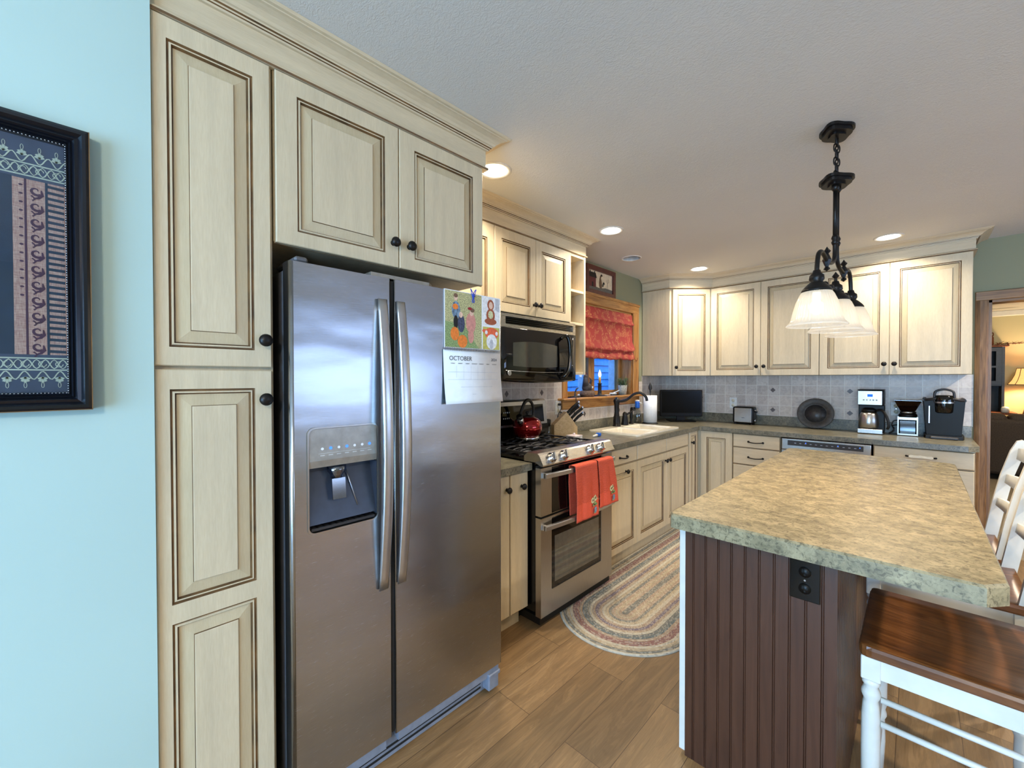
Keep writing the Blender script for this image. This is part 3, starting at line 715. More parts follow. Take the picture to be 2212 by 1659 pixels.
# ---- worktops
def worktop(label, outline, holes, at, lips, name='countertop', z0=.912, z1=.952, mat='laminate'):
    t = thing(name, label, 'countertop')
    b = MB(); b.plate(outline, holes, 'z', z0, z1); b.build('top', mat, t, dbl=True)
    if lips:
        b = MB()
        for l in lips: b.box(*l, .951, 1.047, .002)
        b.build('backsplash_lip', mat, t)
    anchor(t, at); return t
worktop('short grey-green laminate countertop between the refrigerator and the range', [(.002, -3.63), (.642, -3.63), (.642, -3.197), (.002, -3.197)], [], (.3, -3.4, .912), [(.0065, .026, -3.63, -3.197)])
SX0, SX1, SY0, SY1 = .085, .555, -1.775, -.985
xe = 2.525
worktop('long L-shaped grey-green laminate countertop around the sink corner and back wall', [(.002, -2.424), (.642, -2.424), (.642, -.66), (.66, -.645), (xe-.055, -.645), (xe, -.59), (xe, -.002), (.002, -.002)],
        [[(SX0, SY0), (SX1, SY0), (SX1, SY1), (SX0, SY1)]], (.3, -1.4, .912), [(.0065, .026, -2.424, -.0065), (.0262, xe, -.026, -.0065)])

# ================================================================ REFRIGERATOR
c = thing('refrigerator', 'stainless side-by-side refrigerator with ice and water dispenser in its left door', 'refrigerator')
FY0, FM0, FM1, FY1 = -4.535, -4.199, -4.184, -3.640
MB().box(.06, .785, FY0+.004, FY1-.006, .05, 1.775, .004).build('cabinet_body', 'fridge_side', c)
DT0, DT1, DZ0, DZ1 = -4.487, -4.249, .940, 1.279
def fdoor(y0, y1, name, holes=()):
    b = MB(); r = .012
    yz = [(y0, .130), (y1, .130), (y1, 1.792), (y0, 1.792)]
    if holes:
        b.plate([(y0+r, .13), (y1-.004, .13), (y1-.004, 1.792), (y0+r, 1.792)], holes, 'x', .795, .85, mi=0)
    else: b.box(.795, .85, y0+.004, y1-r, .13, 1.792, 0, mi=0)
    # rounded vertical edges
    for yy, s, rad in ((y0+r if holes else y0+.004, -1, r if holes else .004), (y1-.004 if holes else y1-r, 1, .004 if holes else r)):
        pts = [(.795, yy), (.85-rad*.0, yy)]
        arc = [(.85-rad+rad*math.cos(a), yy+s*rad*math.sin(a)) for a in [PI/2*i/5 for i in range(6)]]
        b.prism([(.795, yy)]+arc+[(.795, yy+s*rad)], 'z', .13, 1.792, mi=0, smooth=True)
    return b.build(name, 'steel_door', c)
hole = rrect(DT0, DT1, DZ0, DZ1, .022)
ld = fdoor(FY0, FM0, 'door', [hole]); rd = fdoor(FM1, FY1, 'door')
MB().box(.80, .845, FM0+.001, FM1-.001, .14, 1.785).build('door_gasket', 'shadow_gap', c)
MB().box(.786, .7945, FY0+.01, FY1-.012, .14, 1.78).build('door_liner', 'black_plastic', c)
# dispenser
d = MB(); r0, r1 = .004, .0
ins = rrect(DT0+.005, DT1-.005, DZ0+.005, DZ1-.005, .019)
d.plate(hole, [ins], 'x', .84, .854, mi=0); o = d.build('dispenser_trim', 'steel_v', ld)
b = MB(); zt = 1.150
b.box(.800, .803, DT0+.004, DT1-.004, DZ0, 1.14, mi=0)
b.f([b.v((.803, DT0+.005, 1.13)), b.v((.803, DT1-.005, 1.13)), b.v((.846, DT1-.005, DZ0+.028)), b.v((.846, DT0+.005, DZ0+.028))])
b.box(.804, .850, DT0+.005, DT0+.007, DZ0+.02, 1.145).box(.804, .850, DT1-.007, DT1-.005, DZ0+.02, 1.145)
b.build('dispenser_recess', 'disp_inside', ld)
b = MB(); b.prism([(.804, 1.165), (.826, 1.145), (.850, 1.150), (.853, 1.172), (.850, 1.273), (.804, 1.273)], 'y', DT0+.006, DT1-.006); o = b.build('control_panel', 'disp_panel', ld)
b = MB(); cy = -4.385
b.lathe([(.030, 1.145), (.030, 1.128), (.020, 1.115), (.020, 1.105)], (.826, cy, 0), 'z', 16); b.build('nozzle', 'dispenser_clear', ld)
b = MB(); b.prism([(.838, 1.105), (.842, 1.105), (.850, 1.038), (.846, 1.036)], 'y', cy-.022, cy+.022); b.box(.815, .84, cy-.012, cy+.012, 1.095, 1.108); b.build('paddle', 'dispenser_clear', ld)
b = MB(); b.tube([(.812, cy+.036, 1.128), (.838, cy+.066, 1.0)], .0022, 6); b.build('recess_rib', 'steel_handle', ld)
b = MB(); b.box(.815, .849, DT0+.012, DT1-.012, DZ0+.008, DZ0+.018, .002, mi=0)
for i in range(9): b.box(.818, .8485, DT0+.03+i*.02, DT0+.036+i*.02, DZ0+.018, DZ0+.0195, mi=1)
b.build('drip_tray', ['dark_plastic', 'black_plastic'], ld)
ys = [DT0+.046+i*.0265 for i in range(7)]
for i, y in enumerate(ys):
    lit = i in (1, 3, 6); z = 1.205+.000
    MB().lathe([(.0045, 0), (.0045, .0012)], (.8522, y, z+.004), 'x', 10, smooth=False).build('indicator', 'led_blue' if lit else 'paper', o.parent if False else ld)
b = MB(); f = DT0+.034
b.ribbon((.8524, 0, 0), (0, 1, 0), (0, 0, 1), [(f, 1.194), (DT1-.03, 1.194), (DT1-.03, 1.180), (f, 1.180)], .0012, lift=.0003, closed=True)
for y in ys: b.sheet((.8524, 0, 0), (0, 1, 0), (0, 0, 1), [(y-.007, 1.186), (y+.007, 1.186), (y+.007, 1.189), (y-.007, 1.189)], lift=.0004)
b.build('button_label', 'grey_mark', ld)
# handles, bowed outwards
def fhandle(yc, parent, bow):
    b = MB(); n = 24; w = .036; prev = None
    for i in range(n+1):
        t = i/n; z = .685+t*1.028; k = 4*t*(1-t); xo = .860+.042*k
        y = yc+bow*k
        cur = [b.v((.853+(xo-.860)*.55, y-w/2+.004, z)), b.v((xo+.001, y-w/2, z)), b.v((xo+.004, y-w/2+.006, z)), b.v((xo+.004, y+w/2-.006, z)), b.v((xo+.001, y+w/2, z)), b.v((.853+(xo-.860)*.55, y+w/2-.004, z))]
        if prev:
            for j in range(6): b.f((prev[j], prev[(j+1) % 6], cur[(j+1) % 6], cur[j]), True)
        else: b.f(list(reversed(cur)))
        prev = cur
    b.f(prev)
    for z in (.70, 1.675): b.box(.8505, .858, yc-.010, yc+.010, z-.0, z+.02)
    b.build('handle', 'steel_handle', parent)
fhandle(-4.235, ld, 0); fhandle(-4.163, rd, 0)
# hinge covers, toe grille, feet
b = MB(); b.box(.66, .84, FY0+.02, FY0+.06, 1.793, 1.812, .006); b.build('hinge_cover', 'fridge_side', c)
b = MB(); b.prism([(.70, -4.27), (.846, -4.27), (.846, -4.03), (.82, -4.00), (.70, -4.00)], 'z', 1.793, 1.806); b.build('hinge_cover', 'disp_panel', c)
b = MB(); b.box(.775, .80, FY0+.01, FY1-.01, .012, .118, mi=0); b.box(.80, .835, FY0+.01, -4.215, .085, .118).box(.80, .835, -4.165, FY1-.01, .085, .118)
for i in range(2): b.box(.8002, .802, FY0+.03, FY1-.09, .028+i*.02, .036+i*.02, mi=1)
b.build('toe_grille', ['grille_grey', 'shadow_gap'], c)
b = MB(); b.box(.79, .842, FY1-.075, FY1-.012, .02, .095, .006).box(.79, .848, FY1-.078, FY1-.008, .08, .10, .004); b.build('foot', 'grille_grey', c)
b = MB(); b.box(.79, .84, FY0+.012, FY0+.075, 0.0, .095, .006); b.build('foot', 'grille_grey', c)
MB().box(.70, .77, FY0+.03, FY1-.03, 0, .05).build('roller_base', 'black_plastic', c)
anchor(c, (.45, -4.09, 0))

# calendar on the refrigerator door
c = thing('wall_calendar', 'open photo calendar showing October, hung on the right refrigerator door', 'calendar')
CY0, CY1, CT, CM, CB = -3.968, -3.655, 1.794, 1.556, 1.330
MB().box(.8512, .8535, CY0+.004, CY1, CM+.002, CT).build('photo_page', 'paper', c)
page = c.children[0]
OO = (.8536, 0, 0); UU = (0, 1, 0); VV = (0, 0, 1)
for nm, col in (('ph_field', (168, 164, 120)), ('ph_green', (128, 148, 98)), ('ph_straw', (196, 190, 148)), ('ph_denim', (104, 126, 148)), ('ph_pink', (206, 142, 130)), ('ph_skin', (226, 190, 168)), ('ph_hair', (120, 90, 70)), ('ph_orange', (232, 128, 50)), ('ph_navy', (60, 66, 90)), ('ph_red', (150, 24, 40)), ('ph_rust', (160, 84, 56)), ('ph_fox', (232, 104, 66)), ('ph_white', (232, 230, 230)), ('ph_grey', (190, 190, 196)), ('ph_yellow', (196, 186, 96)), ('ph_cyan', (90, 170, 220))):
    plain(nm, col, .6, scale=240 if nm in ('ph_field', 'ph_green', 'ph_straw') else 90, var=.34 if nm in ('ph_field', 'ph_green', 'ph_straw', 'ph_navy', 'ph_denim') else .08)
def blob(b, cy, cz, ry, rz, lift, n=14):
    b.sheet(OO, UU, VV, [(cy+ry*math.cos(2*PI*i/n), cz+rz*math.sin(2*PI*i/n)) for i in range(n)], lift=lift)
def pic(name, mats, fn):
    b = MB(); fn(b); return b.build(name, mats, page, recalc=False, dbl=False)
yp = -3.762
def big(b):
    b.mi = 0; b.sheet(OO, UU, VV, [(CY0+.008, CM+.006), (yp-.003, CM+.006), (yp-.003, CT-.003), (CY0+.008, CT-.003)], lift=.0002)
    b.mi = 1; b.sheet(OO, UU, VV, [(CY0+.008, CM+.006), (yp-.02, CM+.006), (yp-.1, CM+.10), (CY0+.008, CM+.11)], lift=.0003)
    Q = [(3, -3.905, 1.715, .022, .036, 0), (5, -3.906, 1.766, .010, .013, 0), (6, -3.906, 1.774, .011, .009, 0), (12, -3.906, 1.665, .012, .028, 0), (7, -3.908, 1.728, .015, .012, 1),
         (8, -3.878, 1.662, .019, .038, 1), (5, -3.880, 1.697, .010, .012, 2), (4, -3.826, 1.668, .027, .044, 1), (4, -3.826, 1.612, .016, .03, 1), (5, -3.822, 1.712, .011, .014, 2), (6, -3.818, 1.722, .012, .009, 2), (9, -3.832, 1.728, .012, .006, 3),
         (7, -3.912, 1.617, .022, .028, 2), (7, -3.872, 1.588, .026, .027, 3)]
    for k, (mi, cy, cz, ry, rz, l) in enumerate(Q): b.mi = mi; blob(b, cy, cz, ry, rz, .0004+.00008*k)
PM = ['ph_field', 'ph_green', 'ph_straw', 'ph_denim', 'ph_pink', 'ph_skin', 'ph_hair', 'ph_orange', 'ph_navy', 'ph_red', 'ph_rust', 'ph_fox', 'hutch_dark']
pic('photo_print', PM, big)
def small1(b):
    b.mi = 0; b.sheet(OO, UU, VV, [(yp+.004, 1.668), (CY1-.004, 1.668), (CY1-.004, CT-.004), (yp+.004, CT-.004)], lift=.0002)
    b.mi = 1
    for k, (cy, cz, ry, rz) in enumerate(((-3.712, 1.758, .020, .024), (-3.712, 1.712, .026, .030), (-3.712, 1.685, .036, .015))): blob(b, cy, cz, ry, rz, .0004+.00008*k)
    b.mi = 2; blob(b, -3.711, 1.756, .012, .016, .0007); b.mi = 3; blob(b, -3.712, 1.715, .015, .018, .0008)
    b.mi = 4; b.sheet(OO, UU, VV, [(-3.685, 1.74), (CY1-.004, 1.73), (CY1-.004, CT-.004), (-3.685, CT-.004)], lift=.0003)
pic('photo_print', ['ph_white', 'ph_rust', 'ph_skin', 'ph_straw', 'ph_grey'], small1)
def small2(b):
    b.mi = 0; b.sheet(OO, UU, VV, [(yp+.004, CM+.006), (CY1-.004, CM+.006), (CY1-.004, 1.660), (yp+.004, 1.660)], lift=.0002)
    b.mi = 1; blob(b, -3.706, 1.633, .042, .026, .0004); blob(b, -3.748, 1.642, .014, .008, .00048)
    b.mi = 2; blob(b, -3.706, 1.596, .032, .034, .0005); b.mi = 3; blob(b, -3.708, 1.585, .012, .022, .0006); b.mi = 2; blob(b, -3.738, 1.636, .008, .009, .0006); blob(b, -3.676, 1.634, .008, .009, .0006)
pic('photo_print', ['ph_yellow', 'ph_fox', 'ph_white', 'ph_grey'], small2)
# lower page, curling off the door
b = MB(); n = 10; pv = None
for i in range(n+1):
    t = i/n; z = CM-.006-t*(CM-CB-.006); xo = .8538+.002*t+.016*max(0, t-.5)**1.5
    cur = [b.v((xo+.006*t*t, CY0-.002+.004*t, z)), b.v((xo, (CY0+CY1)/2, z)), b.v((xo+.004*t*t, CY1+.002+.006*t*t, z))]
    if pv:
        for j in range(2): b.f((pv[j], pv[j+1], cur[j+1], cur[j]), True)
    pv = cur
o = b.build('grid_page', 'paper', c); md = o.modifiers.new('s', 'SOLIDIFY'); md.thickness = .0008
b = MB()
for i in range(34):
    y = CY0+.006+i*(CY1-CY0-.012)/33
    b.tube([(.8575+.0035*math.cos(a), y+.0008*math.sin(a), CM-.002+.007*math.sin(a)) for a in [2*PI*k/8 for k in range(8)]], .0007, 4, closed=True)
b.build('spiral_binding', 'ink', c)
X = .8558
text('OCTOBER', .026, (X, CY0+.026, CM-.048), UU, VV, 'ink', 'printed_month', page, ext=.0002); text('2024', .017, (X, CY1-.022, CM-.046), UU, VV, 'ink', 'printed_year', page, 'RIGHT', .0002)
for i, w in enumerate(('SUNDAY', 'MONDAY', 'TUESDAY', 'WEDNESDAY', 'THURSDAY', 'FRIDAY', 'SATURDAY')): text(w, .0052, (X, CY0+.045+i*.0385, CM-.062), UU, VV, 'ink', 'printed_weekday', page, 'CENTER', .0002)
b = MB()
for r in range(4): b.ribbon((X+.001*r, 0, 0), UU, VV, [(CY0+.02, CM-.096-.031*r), (CY1-.018, CM-.096-.031*r)], .0009)
for q in range(6): b.ribbon((X, 0, 0), UU, VV, [(CY0+.064+.0385*q, CM-.07), (CY0+.064+.0385*q, CM-.13)], .0006)
b.build('printed_grid', 'ink_light', page)
anchor(c, (.8512, -3.81, CM))
c = thing('magnet_clip', 'blue wire loop clip holding the top edge of the calendar', 'clip')
b = MB(); y, z = -3.815, 1.79
for s in (-1, 1): b.tube(bez([(.857, y, z-.022), (.858, y+s*.012, z+.012), (.858, y+s*.015, z+.022), (.857, y+s*.006, z+.012), (.858, y-s*.002, z-.006), (.857, y+s*.006, z-.03), (.857, y, z-.034)], 4), .0018, 5)
b.tube([(.859, y-.008, z-.004), (.859, y+.008, z-.008)], .003, 6); b.build('wire_loop', 'blue_cord', c); anchor(c, (.857, y, z))

# ================================================================ MICROWAVE
c = thing('microwave', 'black over-the-range microwave with stainless vent strip', 'microwave')
MY0, MY1 = -3.188, -2.413
MB().box(.004, .345, MY0+.004, MY1-.004, 1.418, 1.840).build('cabinet_body', 'black_plastic', c)
b = MB(); hl = rrect(MY0+.04, MY1-.03, 1.775, 1.822, .006, 3)
b.plate([(MY0, 1.755), (MY1, 1.755), (MY1, 1.841), (MY0, 1.841)], [hl], 'x', .346, .379, mi=0); o = b.build('vent_strip', 'steel', c)
b = MB(); b.box(.346, .352, MY0+.04, MY1-.03, 1.775, 1.822)
for i in range(4): b.box(.352, .374, MY0+.04, MY1-.03, 1.777+i*.0118, 1.782+i*.0118)
b.build('vent_louvre', 'black_gloss', o)
# bowed door front
def bowed(y0, y1, z0, z1, xb, xf, bow, n=14, lip=0):
    b = MB(); pv = None
    for i in range(n+1):
        t = i/n; y = y0+(y1-y0)*t; k = 1-(2*t-1)**2; x = xf+bow*k; zb = z0-lip*k
        cur = [b.v((xb, y, zb+.01)), b.v((x-.006, y, zb)), b.v((x, y, zb+.012)), b.v((x, y, z1-.003)), b.v((x-.004, y, z1)), b.v((xb, y, z1))]
        if pv:
            for j in range(6): b.f((pv[j], pv[(j+1) % 6], cur[(j+1) % 6], cur[j]), j in (1, 2, 3))
        else: b.f(list(reversed(cur)))
        pv = cur
    b.f(pv); return b
d = bowed(MY0, MY1, 1.418, 1.753, .346, .381, .018, 18, .014).build('door', 'dark_glass', c)
fx = lambda y: .381+.018*(1-(2*(y-MY0)/(MY1-MY0)-1)**2)
wy0, wy1, wz0, wz1 = MY0+.095, MY0+.535, 1.508, 1.668
b = MB(); n = 14; top = []; bot = []
for i in range(n+1):
    y = wy0+(wy1-wy0)*i/n; k = 1-(2*i/n-1)**2; top.append(b.v((fx(y)+.0012, y, wz1-.008+.014*k))); bot.append(b.v((fx(y)+.0012, y, wz0+.006-.008*k)))
for i in range(n): b.f((bot[i], bot[i+1], top[i+1], top[i]), True)
b.build('window', 'window_glass_dark', d, recalc=False)
b = MB(); pts = [(.400, MY0+.575, 1.715), (.425, MY0+.60, 1.735), (.440, MY0+.615, 1.70), (.446, MY0+.62, 1.60), (.442, MY0+.61, 1.50), (.425, MY0+.59, 1.455), (.392, MY0+.575, 1.44)]
b.tube(bez(pts, 6), [.014]*37, 10, flat=1.0); b.build('handle', 'black_gloss', d)
b = MB(); cy = MY0+.66
for r in range(8):
    for q in range(2 if r < 7 else 3): b.box(fx(cy)+.001, fx(cy)+.003, cy+.02+q*.018, cy+.028+q*.018, 1.66-r*.019, 1.665-r*.019)
b.build('keypad', 'ink_light', d)
b = MB(); b.lathe([(.0165, .0), (.0165, .004), (.0140, .0055)], (.3885, MY0+.062, 1.468), 'x', 24, mi=0)
b.ribbon((.3945, MY0+.062, 1.468), UU, VV, [(.008*math.cos(a)*(1-.08*a), .008*math.sin(a)) for a in [i*.5 for i in range(12)]], .0022, mi=1, lift=.0003); b.build('badge', ['steel_handle', 'ink'], d)
b = MB(); b.ribbon((.0, 0, 0), (0, 1, 0), (0, 0, 1), [(0, 0), (0, .001)], .001)
b = MB(); b.tube([(fx(y)+.0005, y, 1.487-.012*(1-(2*(y-MY0)/(MY1-MY0)-1)**2)) for y in [MY0+.035+i*.03 for i in range(20)]], .0012, 5); b.build('door_seam', 'steel_handle', d)
anchor(c, (.19, -2.8, 1.42))

# ================================================================ RANGE
c = thing('gas_range', 'stainless double-oven gas range with four front burner knobs', 'range')
RY0, RY1 = -3.190, -2.430
b = MB(); b.box(.03, .655, RY0+.004, RY1-.004, .095, .955); b.box(.10, .50, RY0+.02, RY1-.02, 0.0, .095); b.build('range_body', 'black_gloss', c)
# cooktop
b = MB(); b.box(.03, .64, RY0+.001, RY1-.001, .956, .975, .003); b.build('cooktop', 'black_gloss', c)
b = MB(); b.prism([(.575, .956), (.66, .956), (.70, .940), (.718, .938), (.720, .946), (.690, 1.000), (.678, 1.008), (.600, 1.006), (.575, .985)], 'y', RY0-.002, RY1+.002); cp = b.build('control_panel', 'steel', c)
nx, nz = .874, .486
for y in (-3.10, -2.985, -2.705, -2.585):
    P = Vector((.7035, y, .975)); U = Vector((0, 1, 0)); N = Vector((nx, 0, nz)); Vv = N.cross(U); M4 = Matrix((U, Vv, N)).transposed().to_4x4(); M4.translation = P
    b = MB(); b.lathe([(.031, 0), (.031, .006), (.026, .009), (.024, .022), (.020, .026), (1e-5, .0265)], (0, 0, 0), 'z', 24, M=M4)
    b.box(-.008, .008, -.024, .026, .018, .038, .003, M=M4 @ Matrix.Rotation(-.35, 4, 'Z')); b.build('knob', 'chrome', cp)
# grates and burners
for gi, (y0, y1) in enumerate(((RY0+.02, -2.945), (-2.94, -2.682), (-2.677, RY1-.02))):
    b = MB(); z = .999; x0, x1 = .10, .565
    for y in (y0+.008, y1-.008): b.box(x0, x1, y-.006, y+.006, z-.012, z)
    for x in (x0, (x0+x1)/2, x1): b.box(x-.006, x+.006, y0+.004, y1-.004, z-.012, z)
    for x in (x0+.055, x0+.115, x0+.175, x1-.175, x1-.115, x1-.055):
        b.tube([(x, y0+.01, z-.004), (x, y0+.05, z+.004), (x, y0+.095, z+.004)], .006, 6); b.tube([(x, y1-.01, z-.004), (x, y1-.05, z+.004), (x, y1-.095, z+.004)], .006, 6)
    for x in (x0+.01, x1-.01):
        for y in (y0+.01, y1-.01): b.box(x-.006, x+.006, y-.006, y+.006, .9755, z-.005)
    b.build('grate', 'enamel_grate', c)
for x, y in ((.22, -3.06), (.45, -3.06), (.33, -2.81), (.22, -2.56), (.45, -2.56)):
    MB().lathe([(.052, .9755), (.050, .981), (.036, .983), (.034, .990), (1e-5, .991)], (x, y, 0), 'z', 24).build('burner_cap', 'black_iron', c)
# oven doors
def odoor(z0, z1, wz0, wz1, zh, full):
    t = MB(); y0, y1 = RY0+.002, RY1-.002; gy0, gy1 = -3.092, -2.565
    if full: t.plate([(y0, z0), (y1, z0), (y1, z1), (y0, z1)], [[(gy0, z0+.003), (gy1, z0+.003), (gy1, z1-.003), (gy0, z1-.003)]], 'x', .66, .70)
    else: t.plate([(y0, z0), (y1, z0), (y1, z1), (y0, z1)], [rrect(gy0, gy1, wz0-.035, z1-.0301+.03-.001 if False else z1-.012, .008, 3)], 'x', .66, .70)
    o = t.build('oven_door', 'steel_v', c)
    g = MB(); zb, zt = (z0+.003, z1-.003) if full else (wz0-.035, z1-.012); g.box(.662, .6985, gy0+.0005, gy1-.0005, zb+.0005, zt-.0005, mi=0)
    gl = g.build('glass_front', 'dark_glass', o)
    if not full:
        MB().box(.6986, .6996, gy0+.03, gy1-.03, wz0, wz1).build('oven_window', 'oven_inner', gl)
    h = MB(); n = 16; pv = None
    for i in range(n+1):
        tt = i/n; y = RY0+.012+tt*(RY1-RY0-.024); k = 1-(2*tt-1)**2; x = .728+.020*k
        cur = [h.v((x-.012, y, zh-.014)), h.v((x+.004, y, zh-.012)), h.v((x+.006, y, zh+.010)), h.v((x+.001, y, zh+.014)), h.v((x-.012, y, zh+.014))]
        if pv:
            for j in range(5): h.f((pv[j], pv[(j+1) % 5], cur[(j+1) % 5], cur[j]), False)
        else: h.f(list(reversed(cur)))
        pv = cur
    h.f(pv)
    for y in (RY0+.012, RY1-.034): h.box(.7005, .722, y, y+.022, zh-.014, zh+.013)
    h.build('handle', 'steel_handle', o); return o
odoor(.652, .925, .68, .89, .885, True); odoor(.075, .640, .245, .515, .590, False)
MB().box(.66, .672, RY0+.003, RY1-.003, .926, .9375).build('vent_gap', 'shadow_gap', c)
MB().box(.10, .685, RY0+.01, RY1-.01, .03, .073).build('kick_plate', 'black_plastic', c)
b = MB()
for x in (.13, .47):
    for y in (RY0+.04, RY1-.06): b.lathe([(.018, 0), (.018, .028)], (x, y, 0), 'z', 12)
b.build('foot', 'black_plastic', c)
# backguard
b = MB(); b.prism([(.02, .976), (.115, .976), (.120, 1.09), (.100, 1.262), (.085, 1.275), (.02, 1.275)], 'y', RY0+.0, RY1-.0, mi=0); bg = b.build('backguard', 'steel_handle', c)
def bgp(y, z, e=.001): return (.120-(z-1.09)/(1.262-1.09)*.020+e, y, z)
b = MB(); b.f([b.v(bgp(RY0+.02, 1.10)), b.v(bgp(RY1-.035, 1.10)), b.v(bgp(RY1-.035, 1.235)), b.v(bgp(RY0+.02, 1.235))]); b.build('control_display', 'dark_glass', bg, recalc=False)
b = MB(); n = Vector((1, 0, .116)).normalized()
for r in range(2):
    for q in range(4): b.box(*[k for k in (.1185-r*.004, .1205-r*.004)], RY0+.28+q*.018, RY0+.285+q*.018, 1.185-r*.042, 1.195-r*.042)
for q in range(8): b.box(.1178, .1195, RY0+.42+q*.016, RY0+.428+q*.016, 1.135, 1.141)
b.build('keypad', 'paper', bg)
b = MB(); b.box(.1145, .135, RY0+.0, RY1-.0, .977, 1.085, mi=0); b.build('vent_riser', 'black_gloss', bg)
anchor(c, (.35, -2.81, 0))

# dish towels on the upper oven handle
def towel(label, y0, y1, zb, zback, seed):
    c = thing('dish_towel', label, 'towel'); random.seed(seed)
    def surf(side, zend, shift=0):
        b = MB(); nu, nv = 22, 26; G = []
        L = .905-zend
        for j in range(nv+1):
            row = []
            for i in range(nu+1):
                u = i/nu; s = j/nv; z = .905-L*s
                fold = math.sin(u*13+seed)*.0045+math.sin(u*29+seed*2)*.002
                amp = min(1, s*2.2)*(1-.5*max(0, s-.72)/.28)
                yy = y0+(y1-y0)*u+(.012+.05*(seed == 2))*s*(u*.8)+shift*s+(.03*s if seed == 2 else .018*s)
                if side > 0: x = .7605+.0-.014*max(0, s-.5)**1.0+fold*amp
                else: x = .716-.008*min(1, s*3)+fold*amp*.3
                row.append(b.v((x, yy, z)))
            G.append(row)
        for j in range(nv):
            b.mi = 1 if (side > 0 and j/nv > .66) else 0
            for i in range(nu): b.f((G[j][i], G[j][i+1], G[j+1][i+1], G[j+1][i]), True)
        if side > 0:      # over the bar
            b.mi = 0; top = [G[0]]
            for k in range(1, 7):
                a = PI*k/6; row = []
                for i in range(nu+1):
                    u = i/nu; q = G[0][i].co; row.append(b.v((.738+.0225*math.cos(a)+0, q.y, .905+.006*math.sin(a))))
                top.append(row)
            for p, q in zip(top, top[1:]):
                for i in range(nu): b.f((p[i], p[i+1], q[i+1], q[i]), True)
        return b
    o = surf(1, zb).build('towel_front', ['terry', 'terry_plain'], c); md = o.modifiers.new('s', 'SOLIDIFY'); md.thickness = .004; md.offset = 1
    o2 = surf(-1, zback).build('towel_back', ['terry', 'terry_plain'], c); md = o2.modifiers.new('s', 'SOLIDIFY'); md.thickness = .003
    # embroidered sunflowers
    b = MB(); yc = y0+(y1-y0)*.80+(.04 if seed == 2 else .022); zc = zb+.105; O2 = (.7625, 0, 0)
    def bl(mi, cy, cz, r, rz=None): b.mi = mi; r *= 1.25; rz = rz*1.25 if rz else None; b.sheet(O2, UU, VV, [(cy+r*math.cos(2*PI*i/12)*(1 if i % 2 else .8), cz+(rz or r)*math.sin(2*PI*i/12)*(1 if i % 2 else .8)) for i in range(12)], lift=.0008*(mi+1))
    bl(0, yc-.022, zc, .017); bl(0, yc+.008, zc+.012, .018); bl(1, yc-.022, zc, .007); bl(1, yc+.008, zc+.012, .007)
    bl(2, yc+.0, zc-.022, .012); bl(2, yc-.012, zc-.030, .011, .007); bl(2, yc+.014, zc-.028, .010, .007); bl(3, yc+.006, zc-.062, .013, .018); bl(2, yc+.002, zc-.078, .012, .006)
    b.build('embroidery', ['ph_straw', 'ph_hair', 'ph_green', 'ph_denim'], o, recalc=False)
    anchor(c, (.738, (y0+y1)/2, .905))
towel('coral dish towel with embroidered sunflowers, left one on the oven handle', -2.945, -2.715, .565, .60, 1)
towel('coral dish towel hung on the oven handle, the right one beside the cabinet', -2.700, -2.525, .600, .66, 2)

# kettle
c = thing('kettle', 'shiny red whistling kettle with black arched handle on the back left burner', 'kettle')
kx, ky, kz = .245, -2.80, 1.004
b = MB(); b.lathe([(.072, 0), (.083, .002), (.085, .018), (.080, .024)], (kx, ky, kz), 'z', 32); b.build('base_ring', 'chrome', c)
b = MB(); b.lathe([(.080, .024), (.094, .045), (.104, .075), (.104, .10), (.094, .130), (.074, .150), (.050, .160)], (kx, ky, kz), 'z', 36); kb = b.build('kettle_body', 'kettle_red', c)
b = MB(); b.lathe([(.052, .159), (.050, .166), (.03, .172), (.008, .174), (.007, .182), (.013, .188), (.011, .197), (1e-5, .199)], (kx, ky, kz), 'z', 24); b.build('lid', 'black_plastic', c)
b = MB(); b.tube([(kx+.02, ky-.075, kz+.115), (kx+.03, ky-.105, kz+.145), (kx+.035, ky-.118, kz+.165)], [.030, .024, .021], 14); b.build('spout', 'chrome', c)
b = MB(); b.tube([(kx+.033, ky-.112, kz+.158), (kx+.037, ky-.125, kz+.178)], [.024, .020], 12); b.build('whistle_cap', 'black_plastic', c)
b = MB(); b.tube(bez([(kx+.025, ky-.095, kz+.150), (kx+.02, ky-.085, kz+.20), (kx+.01, ky-.035, kz+.265), (kx, ky+.02, kz+.275), (kx-.005, ky+.062, kz+.24), (kx-.005, ky+.072, kz+.19), (kx-.005, ky+.066, kz+.148)], 6), .013, 10, flat=.7); b.build('handle', 'black_plastic', c)
anchor(c, (kx, ky, kz))

# ================================================================ DISHWASHER
c = thing('dishwasher', 'stainless dishwasher with dark control strip under the back counter', 'dishwasher')
X0, X1 = 1.340, 1.955
MB().box(X0+.004, X1-.004, -.590, -.01, .06, .905).build('tub', 'black_plastic', c)
b = MB(); b.box(X0+.003, X1-.003, -.622, -.591, .115, .800, .003); b.box(X0+.003, X1-.003, -.625, -.591, .802, .903, .006, seg=2); d = b.build('door', 'steel', c)
b = MB(); b.box(X0+.05, X1-.05, -.6268, -.6245, .842, .886, .002); cp = b.build('control_strip', 'dark_plastic', d)
b = MB()
for i in range(12): x = X0+.10+i*.037; b.box(x, x+.014, -.6276, -.6268, .862, .866)
b.build('button_label', 'ink_light', cp)
for x in (X0+.18, X0+.40, X1-.075): MB().box(x, x+.006, -.6278, -.6268, .868, .874).build('indicator', 'led_blue', cp)
MB().box(X0+.003, X1-.003, -.560, -.50, 0, .112).build('kick_plate', 'black_plastic', c)
anchor(c, ((X0+X1)/2, -.3, 0))

